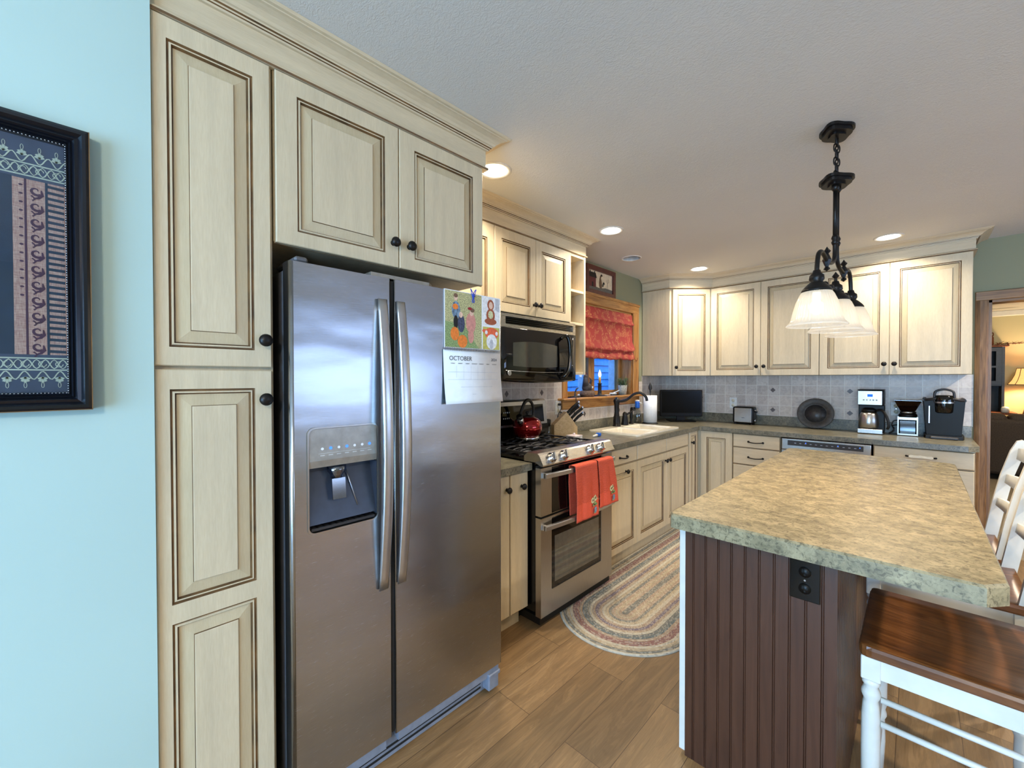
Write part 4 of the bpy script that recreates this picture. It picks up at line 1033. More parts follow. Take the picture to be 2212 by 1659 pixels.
# ================================================================ SINK
c = thing('kitchen_sink', 'white double-bowl drop-in kitchen sink below the window', 'sink')
b = MB(); e = .02; mid = -1.37
A1 = rrect(SX0+.075, SX1-.03, SY0+.035, mid-.014, .04); A2 = rrect(SX0+.075, SX1-.03, mid+.014, SY1-.035, .04)
b.plate(rrect(SX0-.018, SX1+.018, SY0-.018, SY1+.018, .04), [A1, A2], 'z', .9525, .965); rim = b.build('rim', 'sink_white', c)
for Lp in (A1, A2):
    b = MB(); n = len(Lp); cx = sum(p[0] for p in Lp)/n; cyy = sum(p[1] for p in Lp)/n; rings = []
    for sc2, z in ((1.0, .9648), (.985, .95), (.93, .80), (.88, .785)): rings.append([b.v((cx+(p[0]-cx)*sc2, cyy+(p[1]-cyy)*sc2, z)) for p in Lp])
    for p, q in zip(rings, rings[1:]):
        for i in range(n): b.f((p[i], p[(i+1) % n], q[(i+1) % n], q[i]), True)
    b.f(rings[-1]); o = b.build('bowl', 'sink_white', c); md = o.modifiers.new('s', 'SOLIDIFY'); md.thickness = .004; md.offset = -1
anchor(c, (.3, -1.37, .9525))
SZ = .9655
def bx(label, name, cat='faucet'): return thing(name, label, cat)
c = bx('oil-rubbed bronze faucet with arched spout behind the sink', 'faucet'); fx0, fy = .100, -1.335
b = MB(); b.lathe([(.040, 0), (.040, .008), (.032, .012), (.034, .05), (.031, .095), (.027, .10), (.022, .14), (.024, .21), (.031, .245), (.032, .255), (.022, .265), (.008, .285), (1e-5, .288)], (fx0, fy, SZ), 'z', 24); b.build('column', 'bronze', c)
b = MB(); b.tube(bez([(fx0+.02, fy, SZ+.25), (fx0+.05, fy+.01, SZ+.248), (fx0+.10, fy+.025, SZ+.265), (fx0+.16, fy+.04, SZ+.315), (fx0+.22, fy+.06, SZ+.330), (fx0+.265, fy+.075, SZ+.295), (fx0+.275, fy+.08, SZ+.255)], 6), [.014]*12+[.0125]*25, 12); b.build('spout', 'bronze', c)
anchor(c, (fx0, fy, SZ))
c = bx('bronze single-lever faucet control between the faucet and the side sprayer', 'faucet_lever'); y2 = -1.175
b = MB(); b.lathe([(.036, 0), (.036, .008), (.033, .03), (.027, .08), (.022, .095), (.024, .11), (.016, .125), (1e-5, .135)], (fx0, y2, SZ), 'z', 22); b.build('lever_base', 'bronze', c)
b = MB(); b.tube(bez([(fx0+.015, y2+.01, SZ+.105), (fx0+.04, y2+.03, SZ+.125), (fx0+.055, y2+.07, SZ+.145), (fx0+.06, y2+.095, SZ+.148)], 5), [.010]*5+[.007]*11, 8); b.build('lever', 'bronze', c); anchor(c, (fx0, y2, SZ))
c = bx('slim black side sprayer standing on the sink rim', 'side_sprayer', 'sprayer'); y3 = -1.045
b = MB(); b.lathe([(.024, 0), (.024, .01), (.014, .02), (.013, .045), (.017, .07), (.016, .11), (.014, .135)], (fx0, y3, SZ), 'z', 16); b.build('sprayer_body', 'black_plastic', c)
b = MB(); b.tube([(fx0, y3, SZ+.130), (fx0+.01, y3-.005, SZ+.155), (fx0+.045, y3-.012, SZ+.160)], [.014, .020, .017], 12); b.build('spray_head', 'bronze', c); anchor(c, (fx0, y3, SZ))

# ================================================================ THINGS ON THE COUNTERS
ZK = .9522
c = thing('spray_bottle', 'clear spray bottle with blue neck by the sink corner', 'bottle'); x, y = .085, -.885
b = MB(); b.lathe([(.038, 0), (.042, .01), (.042, .08), (.034, .12), (.018, .145), (.016, .16)], (x, y, ZK+.0145), 'z', 22); b.build('bottle_body', 'clear_plastic', c)
b = MB(); b.lathe([(.024, .155), (.026, .17), (.023, .20), (.027, .225)], (x, y, ZK+.014), 'z', 18); b.build('spray_head', 'blue_plastic', c)
b = MB(); b.lathe([(.025, .2255), (.023, .238), (1e-5, .242)], (x, y, ZK+.014), 'z', 18); b.tube([(x+.02, y, ZK+.23), (x+.05, y-.01, ZK+.222)], .007, 8); b.build('cap', 'white_plastic', c); anchor(c, (x, y, ZK))
c = thing('paper_towel_holder', 'black upright holder with finial carrying the paper towel roll', 'holder'); x, y = .165, -.755
b = MB(); b.lathe([(.082, 0), (.082, .006), (.06, .012), (.006, .013)], (x, y, ZK), 'z', 28, cap=False); b.lathe([(.006, .012), (.006, .33)], (x, y, ZK), 'z', 10); b.build('base', 'black_iron', c)
b = MB(); b.lathe([(.006, .33), (.012, .338), (.007, .35), (.020, .375), (.018, .40), (.008, .425), (1e-5, .44)], (x, y, ZK), 'z', 12); b.build('finial', 'black_iron', c); anchor(c, (x, y, ZK))
b = MB(); b.lathe([(.022, .014), (.070, .014), (.070, .30), (.022, .30), (.022, .014)], (x, y, ZK), 'z', 32, cap=False); o = b.build('paper_towel_roll', 'towel_paper'); tag(o, 'white roll of paper towels standing beside the television', 'paper towels')
# television, turned out of the corner
c = thing('television', 'small black flat television turned outward in the counter corner', 'television')
b = MB(); b.box(-.232, .232, -.014, .014, .055, .352, .006, mi=0); b.box(-.16, .16, .0145, .04, .09, .30, .01); tvb = b.build('tv_frame', 'tv_black', c)
MB().box(-.214, .214, -.0155, -.0145, .095, .335).build('screen', 'screen', c)
b = MB(); b.box(-.14, .14, -.09, .08, 0, .014, .006); b.box(-.045, .045, -.01, .02, .014, .06); b.build('stand', 'tv_black', c)
c.location = (.305, -.295, ZK); c.rotation_euler.z = math.radians(40)
# toaster
c = thing('toaster', 'two-slice stainless and black toaster on the back counter', 'toaster')
b = MB(); b.box(.812, 1.010, -.195, -.065, .012, .185, .018, seg=3)
for yy in (-.152, -.108): b.box(.835, .985, yy-.010, yy+.010, .1852, .1862)
b.build('shell', 'black_plastic', c)
MB().box(.832, .990, -.1985, -.1951, .026, .172, .001).build('side_panel', 'steel', c)
b = MB(); b.box(1.0105, 1.030, -.145, -.115, .125, .14, .003, mi=0); b.lathe([(.014, 0), (.013, .012), (1e-5, .013)], (1.0105, -.16, .045), 'x', 16, mi=1); b.lathe([(.009, 0), (.008, .012), (1e-5, .013)], (1.0105, -.16, .15), 'x', 12, mi=1); b.build('lever', ['black_plastic', 'chrome'], c)
MB().box(.90, .928, -.1992, -.1986, .068, .0745).build('brand_mark', 'ink', c)
b = MB()
for xx in (.83, .985):
    for yy in (-.18, -.085): b.lathe([(.010, 0), (.010, .0125)], (xx, yy, 0), 'z', 10)
b.build('foot', 'black_plastic', c)
for ch in c.children: ch.data.transform(Matrix.Translation((-.911, .13, 0)))
c.location = (.911, -.13-.0, ZK)
# charger plate leaning on the backsplash
c = tag(MB().lathe([(1e-5, .006), (.088, .006), (.096, .010), (.100, .016), (.142, .022), (.146, .020), (.146, .014), (.10, .004), (.09, 0), (1e-5, 0)], (0, 0, 0), 'z', 48, cap=False).build('charger_plate', 'plate_dark'), 'large round dark plate leaning against the tiled backsplash', 'plate')
MB().lathe([(1e-5, .0068), (.086, .0068), (.086, .0062)], (0, 0, 0), 'z', 40, cap=False).build('plate_centre', 'plate_centre', c)
c.location = (1.512, -.078, ZK+.1415); c.rotation_euler = (math.radians(76), 0, 0)
# drip coffee maker
c = thing('coffee_maker', 'stainless and black drip coffee maker with a thermal carafe and lit blue clock', 'coffee maker')
w = .087; b = MB(); b.box(-w, w, -.11, .10, 0, .012, .004); b.box(-w, w, .0, .10, .012, .245, .004); b.box(-w, w, -.105, .10, .246, .375, .01, seg=2); b.box(-w-.001, w+.001, -.108, .10, .3755, .383, .003); b.build('housing', 'black_plastic', c)
b = MB(); b.box(-w+.003, w-.012, -.113, -.1055, .252, .372, .002); fp = b.build('front_panel', 'steel_v', c)
MB().box(-w+.003, w-.008, -.117, -.1105, .006, .042, .002).build('base_trim', 'steel_v', c)
MB().box(-.030, .024, -.1142, -.1132, .316, .350).build('display_bezel', 'steel_handle', fp)
MB().box(-.021, .015, -.1150, -.1143, .321, .344).build('clock_display', 'lcd_blue', fp)
b = MB()
for i in range(5): b.lathe([(.007, 0), (.006, .003), (1e-5, .0035)], (0, 0, 0), 'y', 10, M=Matrix.Translation((-.044+i*.021, -.1132, .294)) @ Matrix.Rotation(PI, 4, 'X'))
b.build('button', 'chrome', fp)
b = MB(); b.lathe([(.055, .045), (.064, .052), (.068, .10), (.060, .165), (.050, .185)], (-.014, -.045, 0), 'z', 30); cf = b.build('carafe', 'steel_v', c)
b = MB(); b.lathe([(.052, .185), (.050, .21), (.03, .222), (1e-5, .224)], (-.014, -.045, 0), 'z', 24); b.tube(bez([(.036, -.06, .20), (.075, -.085, .205), (.105, -.10, .15), (.118, -.105, .08), (.108, -.10, .05)], 5), .010, 8); b.build('carafe_handle', 'black_plastic', cf)
c.location = (1.922, -.145, ZK)
# burr grinder
c = thing('coffee_grinder', 'coffee grinder with square smoked hopper full of beans', 'grinder')
b = MB(); b.box(-.062, .062, -.06, .07, 0, .012, .004); b.box(-.062, .062, .0, .07, .012, .15, .004); b.lathe([(.05, .152), (.058, .156), (.058, .175), (.05, .185)], (0, 0, 0), 'z', 24); b.build('housing', 'black_plastic', c)
b = MB()
for xx in (-.062, .054): b.box(xx, xx+.008, -.068, -.0605, .006, .160)
b.box(-.0535, .0535, -.068, -.0605, .135, .155).box(-.0535, .0535, -.068, -.0605, .006, .018); b.build('front_frame', 'steel', c)
MB().box(-.052, .052, -.058, -.002, .014, .132, .006).build('grounds_bin', 'hopper', c)
b = MB(); b.lathe([(.045, .1855), (.052, .19), (.05, .20), (.042, .205)], (0, 0, 0), 'z', 24); b.build('collar', 'steel_v', c)
def frus(b, w0, w1, z0, z1):
    A = [b.v((sx*w0, sy*w0, z0)) for sx, sy in ((-1, -1), (1, -1), (1, 1), (-1, 1))]; B = [b.v((sx*w1, sy*w1, z1)) for sx, sy in ((-1, -1), (1, -1), (1, 1), (-1, 1))]
    for i in range(4): b.f((A[i], A[(i+1) % 4], B[(i+1) % 4], B[i]))
    return A, B
b = MB(); frus(b, .045, .052, .206, .222); frus(b, .052, .082, .222, .292); hp = b.build('hopper', 'hopper', c)
b = MB(); A, B = frus(b, .043, .060, .207, .245); b.f(B); b.f(A[::-1]); b.build('coffee_beans', 'coffee', c)
b = MB(); b.box(-.084, .084, -.084, .084, .292, .297, .001); b.build('hopper_lid', 'hopper', c)
b = MB(); b.tube(bez([(-.06, .05, .12), (-.09, .06, .11), (-.10, .05, .07), (-.085, .03, .05), (-.10, .02, .02), (-.12, .03, .005)], 5), .004, 6); b.tube(bez([(-.06, .05, .08), (-.095, .03, .07), (-.085, .01, .03), (-.115, .02, .004)], 5), .004, 6); b.build('power_cord', 'cord_black', c)
c.location = (2.154, -.135, ZK)
# single-serve brewer
c = thing('pod_brewer', 'large black single-serve coffee brewer with arched handle at the end of the counter', 'coffee maker')
b = MB(); b.prism([(-.102, -.115), (.102, -.115), (.112, -.05), (.112, .115), (-.112, .115), (-.112, -.05)], 'z', 0, .028); b.build('base', 'black_plastic', c)
b = MB(); A = [b.v((x*.92, y*.92 if y > 0 else y, .0285)) for x, y in ((-.105, -.07), (.105, -.07), (.112, .11), (-.112, .11))]; B = [b.v((x, y, .315)) for x, y in ((-.115, -.085), (.115, -.085), (.12, .115), (-.12, .115))]
for i in range(4): b.f((A[i], A[(i+1) % 4], B[(i+1) % 4], B[i]))
b.f(A[::-1]); b.f(B); b.build('housing', 'black_plastic', c)
b = MB(); b.tube([(-.108, -.08, .305), (-.108, .09, .312)], .013, 8); b.tube([(.108, -.08, .305), (.108, .09, .312)], .013, 8); b.tube([(-.108, -.08, .305), (-.05, -.092, .318), (.05, -.092, .318), (.108, -.08, .305)], .011, 8); b.build('shoulder_trim', 'dark_plastic', c)
b = MB(); b.lathe([(.040, .205), (.050, .215), (.053, .26), (.055, .30), (.052, .335), (.045, .345), (1e-5, .347)], (0, -.075, 0), 'z', 28); b.build('brew_head', 'black_gloss', c)
b = MB(); b.lathe([(.0555, .283), (.0555, .295)], (0, -.075, 0), 'z', 28, cap=False); b.build('head_band', 'steel_handle', c)
b = MB(); b.tube(bez([(-.054, -.08, .29), (-.054, -.08, .345), (-.045, -.08, .378), (0, -.08, .392), (.045, -.08, .378), (.054, -.08, .345), (.054, -.08, .29)], 6), .0085, 10); b.build('handle', 'dark_plastic', c)
b = MB(); b.box(-.088, -.078, -.088, -.0835, .12, .26, .002); b.build('water_gauge', 'steel_handle', c)
b = MB(); b.box(-.078, .078, -.145, -.1155, 0, .022, .006); b.build('drip_tray', 'dark_plastic', c)
c.location = (2.362, -.155, ZK)
# knife block
c = thing('knife_block', 'light wooden knife block beside the range', 'knife block')
MB().prism([(-.10, 0), (-.10, .105), (.005, .208), (.074, .118), (.045, .083), (.045, 0)], 'x', -.085, .0).build('block', 'block_wood', c)
MB().prism([(.0455, 0), (.0455, .0825), (.0745, .1165), (.10, .085), (.10, 0)], 'x', -.075, -.01).build('foot', 'block_wood', c)
KB = Vector((.170, -2.248, ZK)); KR = Matrix.Rotation(math.radians(-35), 4, 'Z'); c.location = KB; c.rotation_euler.z = math.radians(-35)
dv = KR @ Vector((0, .76, .65)); kk = None
for i, (s, x, L, lab) in enumerate(((.12, .21, .135, 'long black chef knife, topmost in the knife block'), (.38, .19, .125, 'grey-handled steel in the knife block, second from the top'), (.62, .21, .135, 'black-handled kitchen scissors in the knife block, second from the bottom'), (.95, .20, .11, 'short riveted black knife, lowest in the knife block'))):
    P = KB+KR @ Vector((x-.235, .005+.069*s, .208-.090*s)); ZX = KR @ Vector((1, 0, 0)); c = thing('kitchen_knife', lab, 'knife', 'knives in the wooden block')
    b = MB(); q = P+dv*.003; nrm = dv.cross(ZX)*-1
    pts = [q, q+dv*.02, q+dv*L*.5+nrm*.003, q+dv*L*.9, q+dv*L]
    b.tube(pts, [.0095, .010, .0112, .0112, .0095], 8, flat=1.1); b.build('handle', 'black_plastic', c)
    b = MB(); b.tube([q+dv*(L-.012), q+dv*(L+.005)], .0108, 8); 
    b.build('end_cap', 'chrome', c)
    if i == 3:
        b = MB()
        for t in (.25, .55, .82): r = q+dv*L*t; b.ball(r+ZX*.0105, .0026, seg=8, ring=5)
        b.build('rivet', 'chrome', c)
    anchor(c, P)
# small things near the range
c = thing('salt_mill', 'slim clear salt shaker with dark top between the range and knife block', 'shaker')
b = MB(); b.lathe([(.026, 0), (.026, .012), (.020, .05), (.020, .10)], (0, 0, 0), 'z', 18); b.build('mill_body', 'clear_plastic', c); b = MB(); b.lathe([(.023, .1005), (.026, .15), (.020, .155), (1e-5, .156)], (0, 0, 0), 'z', 18); b.build('cap', 'black_plastic', c); c.location = (.085, -2.385+.005, ZK)
c = thing('recipe_box', 'small white box with reddish lid and round knob in front of the knife block', 'box')
b = MB(); b.box(-.045, .045, -.045, .045, 0, .038, .002); b.build('box', 'white_plastic', c); MB().box(-.046, .046, -.046, .046, .0385, .045, .001).build('lid', 'box_pink', c); b = MB(); b.ball((0, 0, .054), .010); b.build('knob', 'box_pink', c); c.location = (.32, -2.345, ZK)
c = thing('dish_brush', 'small blue and white scrubber lying on the counter edge near the sink', 'brush')
b = MB(); b.tube([(0, -.05, .008), (0, .01, .012)], [.007, .012], 8); b.build('handle', 'white_plastic', c); b = MB(); b.box(-.014, .016, .012, .055, .001, .03, .005); b.build('head', 'blue_plastic', c); c.location = (.315, -2.03, ZK)
# outlets
def outlet(name, label, O, U, N, mat='white_plastic', mat2='ivory', w=.073, h=.118, M0=None):
    c = thing(name, label, 'outlet'); M4 = frameM(O, U, N)
    b = MB(); b.box(-w/2, w/2, -h/2, h/2, .0, .005, .002, M=M4); b.build('cover_plate', mat, c)
    for dz in (-.026, .026):
        b = MB(); b.mi = 0; b.lathe([(.0165, .005), (.0165, .0075), (1e-5, .0078)], (0, dz, 0), 'z', 20, M=M4, mi=0)
        for sx in (-.006, .006): b.box(sx-.0012, sx+.0012, dz-.001, dz+.008, .0079, .0084, M=M4, mi=1)
        b.lathe([(.0026, .0079), (.0026, .0084)], (0, dz-.008, 0), 'z', 8, M=M4, mi=1); b.build('socket', [mat2, 'shadow_gap'], c)
    b = MB(); b.lathe([(.003, .005), (.003, .0062)], (0, 0, 0), 'z', 8, M=M4); b.build('screw', 'chrome', c)
    anchor(c, O); return c
outlet('wall_outlet', 'ivory outlet in the tile left of the sink window with a black plug in it', (.0062, -2.150, 1.185), LU, LN)
outlet('wall_outlet', 'pale outlet in the back wall tile above the toaster', (.765, -.0062, 1.165), BU, BN)
outlet('wall_outlet', 'pale outlet in the back wall tile behind the coffee grinder', (2.078, -.0062, 1.165), BU, BN)
c = thing('plug_in_cord', 'black cord and plug hanging from the outlet left of the window', 'cord')  # power cord of a plugged-in device, not an extension lead
b = MB(); b.box(.0155, .04, -2.163, -2.137, 1.203, 1.222, .004); b.build('plug', 'cord_black', c)
b = MB(); pts = [(.04, -2.15, 1.212)]
for i in range(26): a = i*.9; pts.append((.03+.008*math.sin(i), -2.155+.03*math.sin(a)+.0, 1.16-.045*abs(math.cos(a*.5))-.003*i*0))
b.tube(bez([(.038, -2.15, 1.212), (.045, -2.15, 1.18), (.03, -2.175, 1.12), (.035, -2.15, 1.07), (.04, -2.13, 1.12), (.035, -2.155, 1.15), (.03, -2.185, 1.10), (.04, -2.16, 1.06), (.04, -2.12, 1.11), (.03, -2.14, 1.15), (.045, -2.17, 1.09)], 5), .003, 6); b.build('cable', 'cord_black', c); anchor(c, (.02, -2.15, 1.21))
c = tag(MB().tube(bez([(.02, -1.99, WZ0+.012), (.075, -1.985, WZ0+.0065), (.079, -1.985, WZ0-.005), (.082, -1.99, WZ0-.06), (.07, -2.0, WZ0-.13), (.06, -2.02, WZ0-.20), (.05, -2.07, WZ0-.27)], 6), .0028, 6).build('lamp_cord', 'cord_black'), 'thin brown cord dropping from the window sill behind the knife block', 'cord')

# framed print above the window
c = thing('framed_print', 'small country print with house and rooster in a maroon frame above the window', 'picture')
ay0, ay1, az0, az1 = -1.745, -1.232, 2.232, 2.500
plain('maroon', (92, 44, 36), .4, var=.15); plain('print_ground', (222, 206, 178), .7); plain('barn_red', (104, 44, 44), .7); plain('soft_black', (26, 22, 24), .7); plain('field_grey', (104, 100, 92), .8, scale=160, var=.2)
b = MB(); f = .042
b.plate([(ay0, az0), (ay1, az0), (ay1, az1), (ay0, az1)], [[(ay0+f, az0+f), (ay1-f, az0+f), (ay1-f, az1-f), (ay0+f, az1-f)]], 'x', .002, .026, mi=0); b.build('frame', 'maroon', c)
b = MB(); b.box(.003, .010, ay0+f+.0004, ay1-f-.0004, az0+f+.0004, az1-f-.0004, mi=0); art = b.build('print', 'print_ground', c)
b = MB(); OO2 = (.0104, 0, 0); q0, r0 = ay0+f, az0+f
S = lambda mi, pts, l=0: (setattr(b, 'mi', mi), b.sheet(OO2, UU, VV, [(q0+p[0], r0+p[1]) for p in pts], lift=l))
S(3, [(0, 0), (.428, 0), (.428, .04), (.30, .045), (.2, .03), (.1, .04), (0, .03)])
S(0, [(.018, .03), (.135, .03), (.135, .125), (.018, .125)], .0004); S(1, [(.008, .118), (.148, .118), (.132, .165), (.024, .165)], .0008)
S(1, [(.03, .165), (.045, .165), (.045, .18), (.03, .18)], .0008); S(1, [(.105, .165), (.12, .165), (.12, .18), (.105, .18)], .0008); S(1, [(.065, .03), (.09, .03), (.09, .075), (.065, .075)], .0008)
S(2, [(.20, .03), (.235, .03), (.245, .06), (.235, .10), (.22, .13), (.235, .15), (.225, .165), (.205, .15), (.195, .12), (.188, .08), (.19, .05)], .0006)
S(1, [(.245, .05), (.262, .05), (.275, .08), (.29, .07), (.285, .095), (.265, .1), (.25, .08)], .0006); S(1, [(.215, .15), (.245, .148), (.25, .158), (.23, .172)], .0008)
b.mi = 2; b.ribbon(OO2, UU, VV, [(q0+.34, r0+.03), (q0+.342, r0+.10)], .003, lift=.0006)
for sx, sz in ((-.025, .03), (.025, .03), (-.012, .045), (.015, .05)): b.ribbon(OO2, UU, VV, [(q0+.341, r0+.09), (q0+.341+sx, r0+.09+sz), (q0+.341+sx*1.2, r0+.075+sz)], .002, lift=.0006)
b.build('print_figure', ['barn_red', 'soft_black', 'brown_fig', 'field_grey'], art, recalc=False); anchor(c, (.002, -1.49, 2.23))

# roman shade
c = thing('roman_shade', 'red damask roman shade with gold scrolls gathered above the sink window', 'shade')
prof = [(.000, 2.116), (.006, 2.10), (.010, 2.05), (.020, 2.02), (.030, 2.005), (.030, 1.998), (.010, 1.992), (.008, 1.90), (.010, 1.82), (.024, 1.775), (.040, 1.748), (.046, 1.728), (.038, 1.718), (.018, 1.722), (.016, 1.70), (.030, 1.672), (.034, 1.645), (.026, 1.632)]
b = MB(); n = 48; pv = None; sy0, sy1 = -2.020, -.865
for i in range(n+1):
    t = i/n; y = sy0+(sy1-sy0)*t; cur = []
    for k, (px, pz) in enumerate(prof):
        wv = math.sin(t*46+k*.7)*.003+math.sin(t*17+k)*.004; low = 1 if k > 7 else .4
        cur.append(b.v((px+.004+wv*low, y+(.012*math.sin(k) if i in (0, n) and k > 8 else 0), pz+(math.sin(t*21+k)*.005+math.sin(t*52)*.003)*(low if k > 3 else 0)-(.010*math.sin(PI*t) if k > 9 else 0))))
    if pv:
        for k in range(len(prof)-1): b.f((pv[k], pv[k+1], cur[k+1], cur[k]), True)
    pv = cur
o = b.build('shade_fabric', 'damask', c); md = o.modifiers.new('s', 'SOLIDIFY'); md.thickness = .003
MB().box(-.03, -.002, sy0, sy1, 2.085, 2.115).build('headrail', 'white_plastic', c)
b = MB(); b.tube(bez([(.03, -.87, 1.65), (.03, -.82, 1.632), (.022, -.775, 1.628), (.0205, -.755, 1.66)], 5), .0022, 5); b.build('pull_cord', 'barn_red', c)
anchor(c, (0, -1.44, 2.11))

# on the window sill
zs = WZ0+.0005
c = thing('hen_figurine', 'dark hen figurine sitting in a nest on the window sill', 'figurine'); y = -1.665; x = -.02
b = MB(); b.lathe([(.060, 0), (.072, .02), (.066, .05), (.05, .058), (1e-5, .05)], (x, y, zs), 'z', 20); b.build('nest', 'hen_nest', c)
b = MB(); b.ball((x, y-.005, zs+.085), .055, sc=(.8, 1.0, .85)); b.tube([(x, y-.025, zs+.10), (x, y-.035, zs+.15), (x, y-.032, zs+.185)], [.034, .022, .018], 12); b.ball((x, y-.032, zs+.19), .02); b.tube([(x, y-.045, zs+.188), (x, y-.068, zs+.183)], [.008, .002], 6); b.build('hen_body', 'hen_dark', c)
b = MB()
for k in range(4): b.tube([(x, y+.03, zs+.09), (x, y+.055+.004*k, zs+.13+.008*k), (x, y+.07-.012*k, zs+.150+.010*k)], [.012, .014, .003], 6, flat=.6)
b.build('tail', 'hen_dark', c); b = MB(); b.prism([(y-.04, zs+.20), (y-.045, zs+.225), (y-.035, zs+.215), (y-.03, zs+.232), (y-.022, zs+.214), (y-.014, zs+.222), (y-.018, zs+.198)], 'x', x-.003, x+.003); b.build('comb', 'barn_red', c); anchor(c, (x, y, zs))
c = thing('candle_lamp', 'electric window candle lamp with lit flame bulb in a black holder', 'lamp'); y = -1.435; x = -.03
b = MB(); b.lathe([(.072, 0), (.075, .006), (.068, .008), (.022, .010), (.018, .03), (.017, .115), (.024, .120), (.024, .124), (.012, .125)], (x, y, zs), 'z', 28); b.build('holder', 'black_iron', c)
b = MB(); b.lathe([(.0115, .125), (.0115, .185), (.008, .187)], (x, y, zs), 'z', 14); b.build('candle_sleeve', 'candle_yellow', c)
b = MB(); b.lathe([(.007, .187), (.013, .20), (.0145, .212), (.011, .228), (.004, .245), (1e-5, .258)], (x, y, zs), 'z', 14); b.build('flame_bulb', 'flame_bulb', c)
b = MB(); b.tube(bez([(x+.06, y+.01, zs+.006), (x+.04, y+.10, zs+.008), (x+.02, y+.16, zs+.006), (x, y+.09, zs+.007)], 5), .0035, 6); b.build('cord', 'white_plastic', c); anchor(c, (x, y, zs))
light('candle_glow', 'POINT', (-.03, -1.435, zs+.215), .6, (1, .72, .4), shadow_soft_size=.012)
c = thing('potted_plant', 'small trailing green plant in a weathered white pot at the right end of the sill', 'plant'); y = -.965; x = -.045
b = MB(); b.lathe([(.040, 0), (.048, .095), (.048, .10), (.042, .10), (.040, .088), (1e-5, .086)], (x, y, zs), 'z', 20); b.build('pot', 'pot_white', c)
b = MB(); random.seed(11)
for k in range(130):
    a = random.random()*2*PI; r = .02+random.random()*.065; h = .11+random.random()*.07; bx_, by_ = x+.02*math.cos(a), y+.02*math.sin(a)
    px_, py_ = min(x+r*math.cos(a), .04), min(y+r*1.25*math.sin(a), -.872); b.tube([(bx_, by_, zs+.09), ((bx_+px_)/2, (by_+py_)/2, zs+h), (px_, py_, zs+h-.01+.03*math.sin(k))], [.0016, .003, .0007], 4, flat=.4)
b.build('foliage', 'leaf', c); anchor(c, (x, y, zs))
c = thing('cast_figurine', 'small dark hook-shaped ornament with wire at the left end of the sill', 'figurine'); y = -1.86; x = -.02
b = MB(); b.lathe([(.04, 0), (.042, .006), (.01, .012), (.006, .05)], (x, y, zs), 'z', 14); b.tube([(x, y, zs+.045), (x, y+.02, zs+.075), (x, y+.05, zs+.085)], [.006, .007, .004], 6); b.build('ornament', 'black_iron', c); anchor(c, (x, y, zs))

# on the open shelves
c = thing('birdhouse', 'tiny rustic wooden birdhouse on the upper open shelf', 'birdhouse'); zz = 2.1165; x, y = .19, -2.335
plain('rust_wood', (120, 70, 46), .7, scale=60, var=.3)
b = MB(); b.prism([(y-.042, zz), (y+.042, zz), (y+.042, zz+.10), (y, zz+.165), (y-.042, zz+.10)], 'x', x-.035, x+.035); b.build('house_body', 'rust_wood', c)
b = MB()
for s in (-1, 1): b.prism([(y, zz+.176), (y+s*.054, zz+.092), (y+s*.047, zz+.088), (y, zz+.167)], 'x', x-.042, x+.045)
b.build('roof', 'soft_black', c); b = MB(); b.lathe([(.010, 0), (.010, .0012)], (x+.0352, y, zz+.095), 'x', 12); b.build('entry_hole', 'shadow_gap', c); anchor(c, (x, y, zz))
c = thing('vase', 'brown and cream mottled fluted vase on the middle open shelf', 'vase'); zz = 1.866; x, y = .20, -2.318
plain('vase_mottle', (92, 78, 52), .3, scale=70, var=.9)
b = MB(); k0 = 0; rings = []
for r, h in [(.030, 0), (.032, .01), (.042, .06), (.054, .12), (.060, .145), (.054, .145), (.045, .11), (.03, .03), (.001, .028)]:
    rings.append([b.v((x+r*(1+.06*math.sin(i*PI))*math.cos(2*PI*i/24), y+r*math.sin(2*PI*i/24), zz+h+(.008*math.sin(i*2.1) if h > .14 else 0))) for i in range(24)])
for p, q in zip(rings, rings[1:]):
    for i in range(24): b.f((p[i], p[(i+1) % 24], q[(i+1) % 24], q[i]), True)
b.f(rings[0]); b.f(rings[-1]); o = b.build('vase_body', 'vase_mottle', c); anchor(c, (x, y, zz))

# ================================================================ FRAMED TEXTILE ON THE NEAR WALL
c = thing('framed_textile', 'large black framed textile panel with pink scrolls and cream lace borders', 'picture')
ty1, tz0, tz1 = -4.954, 1.362, 2.003; ty0 = -5.62
prof = [(0, .0), (0, .030), (.006, .034), (.012, .034), (.018, .026), (.024, .028), (.028, .022), (.031, .024), (.034, .018), (.037, .020), (.040, .012), (.040, .0)]
b = MB(); loops = []
for ins, ht in prof: loops.append([b.v((.801+ht, yy, zz)) for yy, zz in ((ty0+ins, tz0+ins), (ty1-ins, tz0+ins), (ty1-ins, tz1-ins), (ty0+ins, tz1-ins))])
for k, (p, q) in enumerate(zip(loops, loops[1:])):
    b.mi = 0
    for i in range(4): b.f((p[i], p[(i+1) % 4], q[(i+1) % 4], q[i]))
b.build('frame', 'frame_black', c)
b = MB(); b.box(.8312, .8325, ty1-.0012, ty1+.0006, tz0, tz1); b.box(.8312, .8325, ty0, ty1, tz0-.0006, tz0+.0012); b.build('gilt_edge', 'gold_edge', c)
b = MB(); k = .0385
yy = ty0+k
while yy < ty1-k: b.ball((.8155, yy, tz1-k), .0017, seg=5, ring=4); b.ball((.8155, yy, tz0+k), .0017, seg=5, ring=4); yy += .0055 if yy > -5.3 else .02
zz = tz0+k
while zz < tz1-k: b.ball((.8155, ty1-k, zz), .0017, seg=5, ring=4); zz += .0055
tag(b.build('beading', 'steel_handle', c, dbl=False), kind='stuff')
iy1 = ty1-.0405; iz0, iz1 = tz0+.0405, tz1-.0405; PX = .8045
b = MB(); b.box(.8025, PX, ty0+.0405, iy1, iz0, iz1); pn = b.build('textile_panel', 'print_slate', c)
TO = (PX, 0, 0)
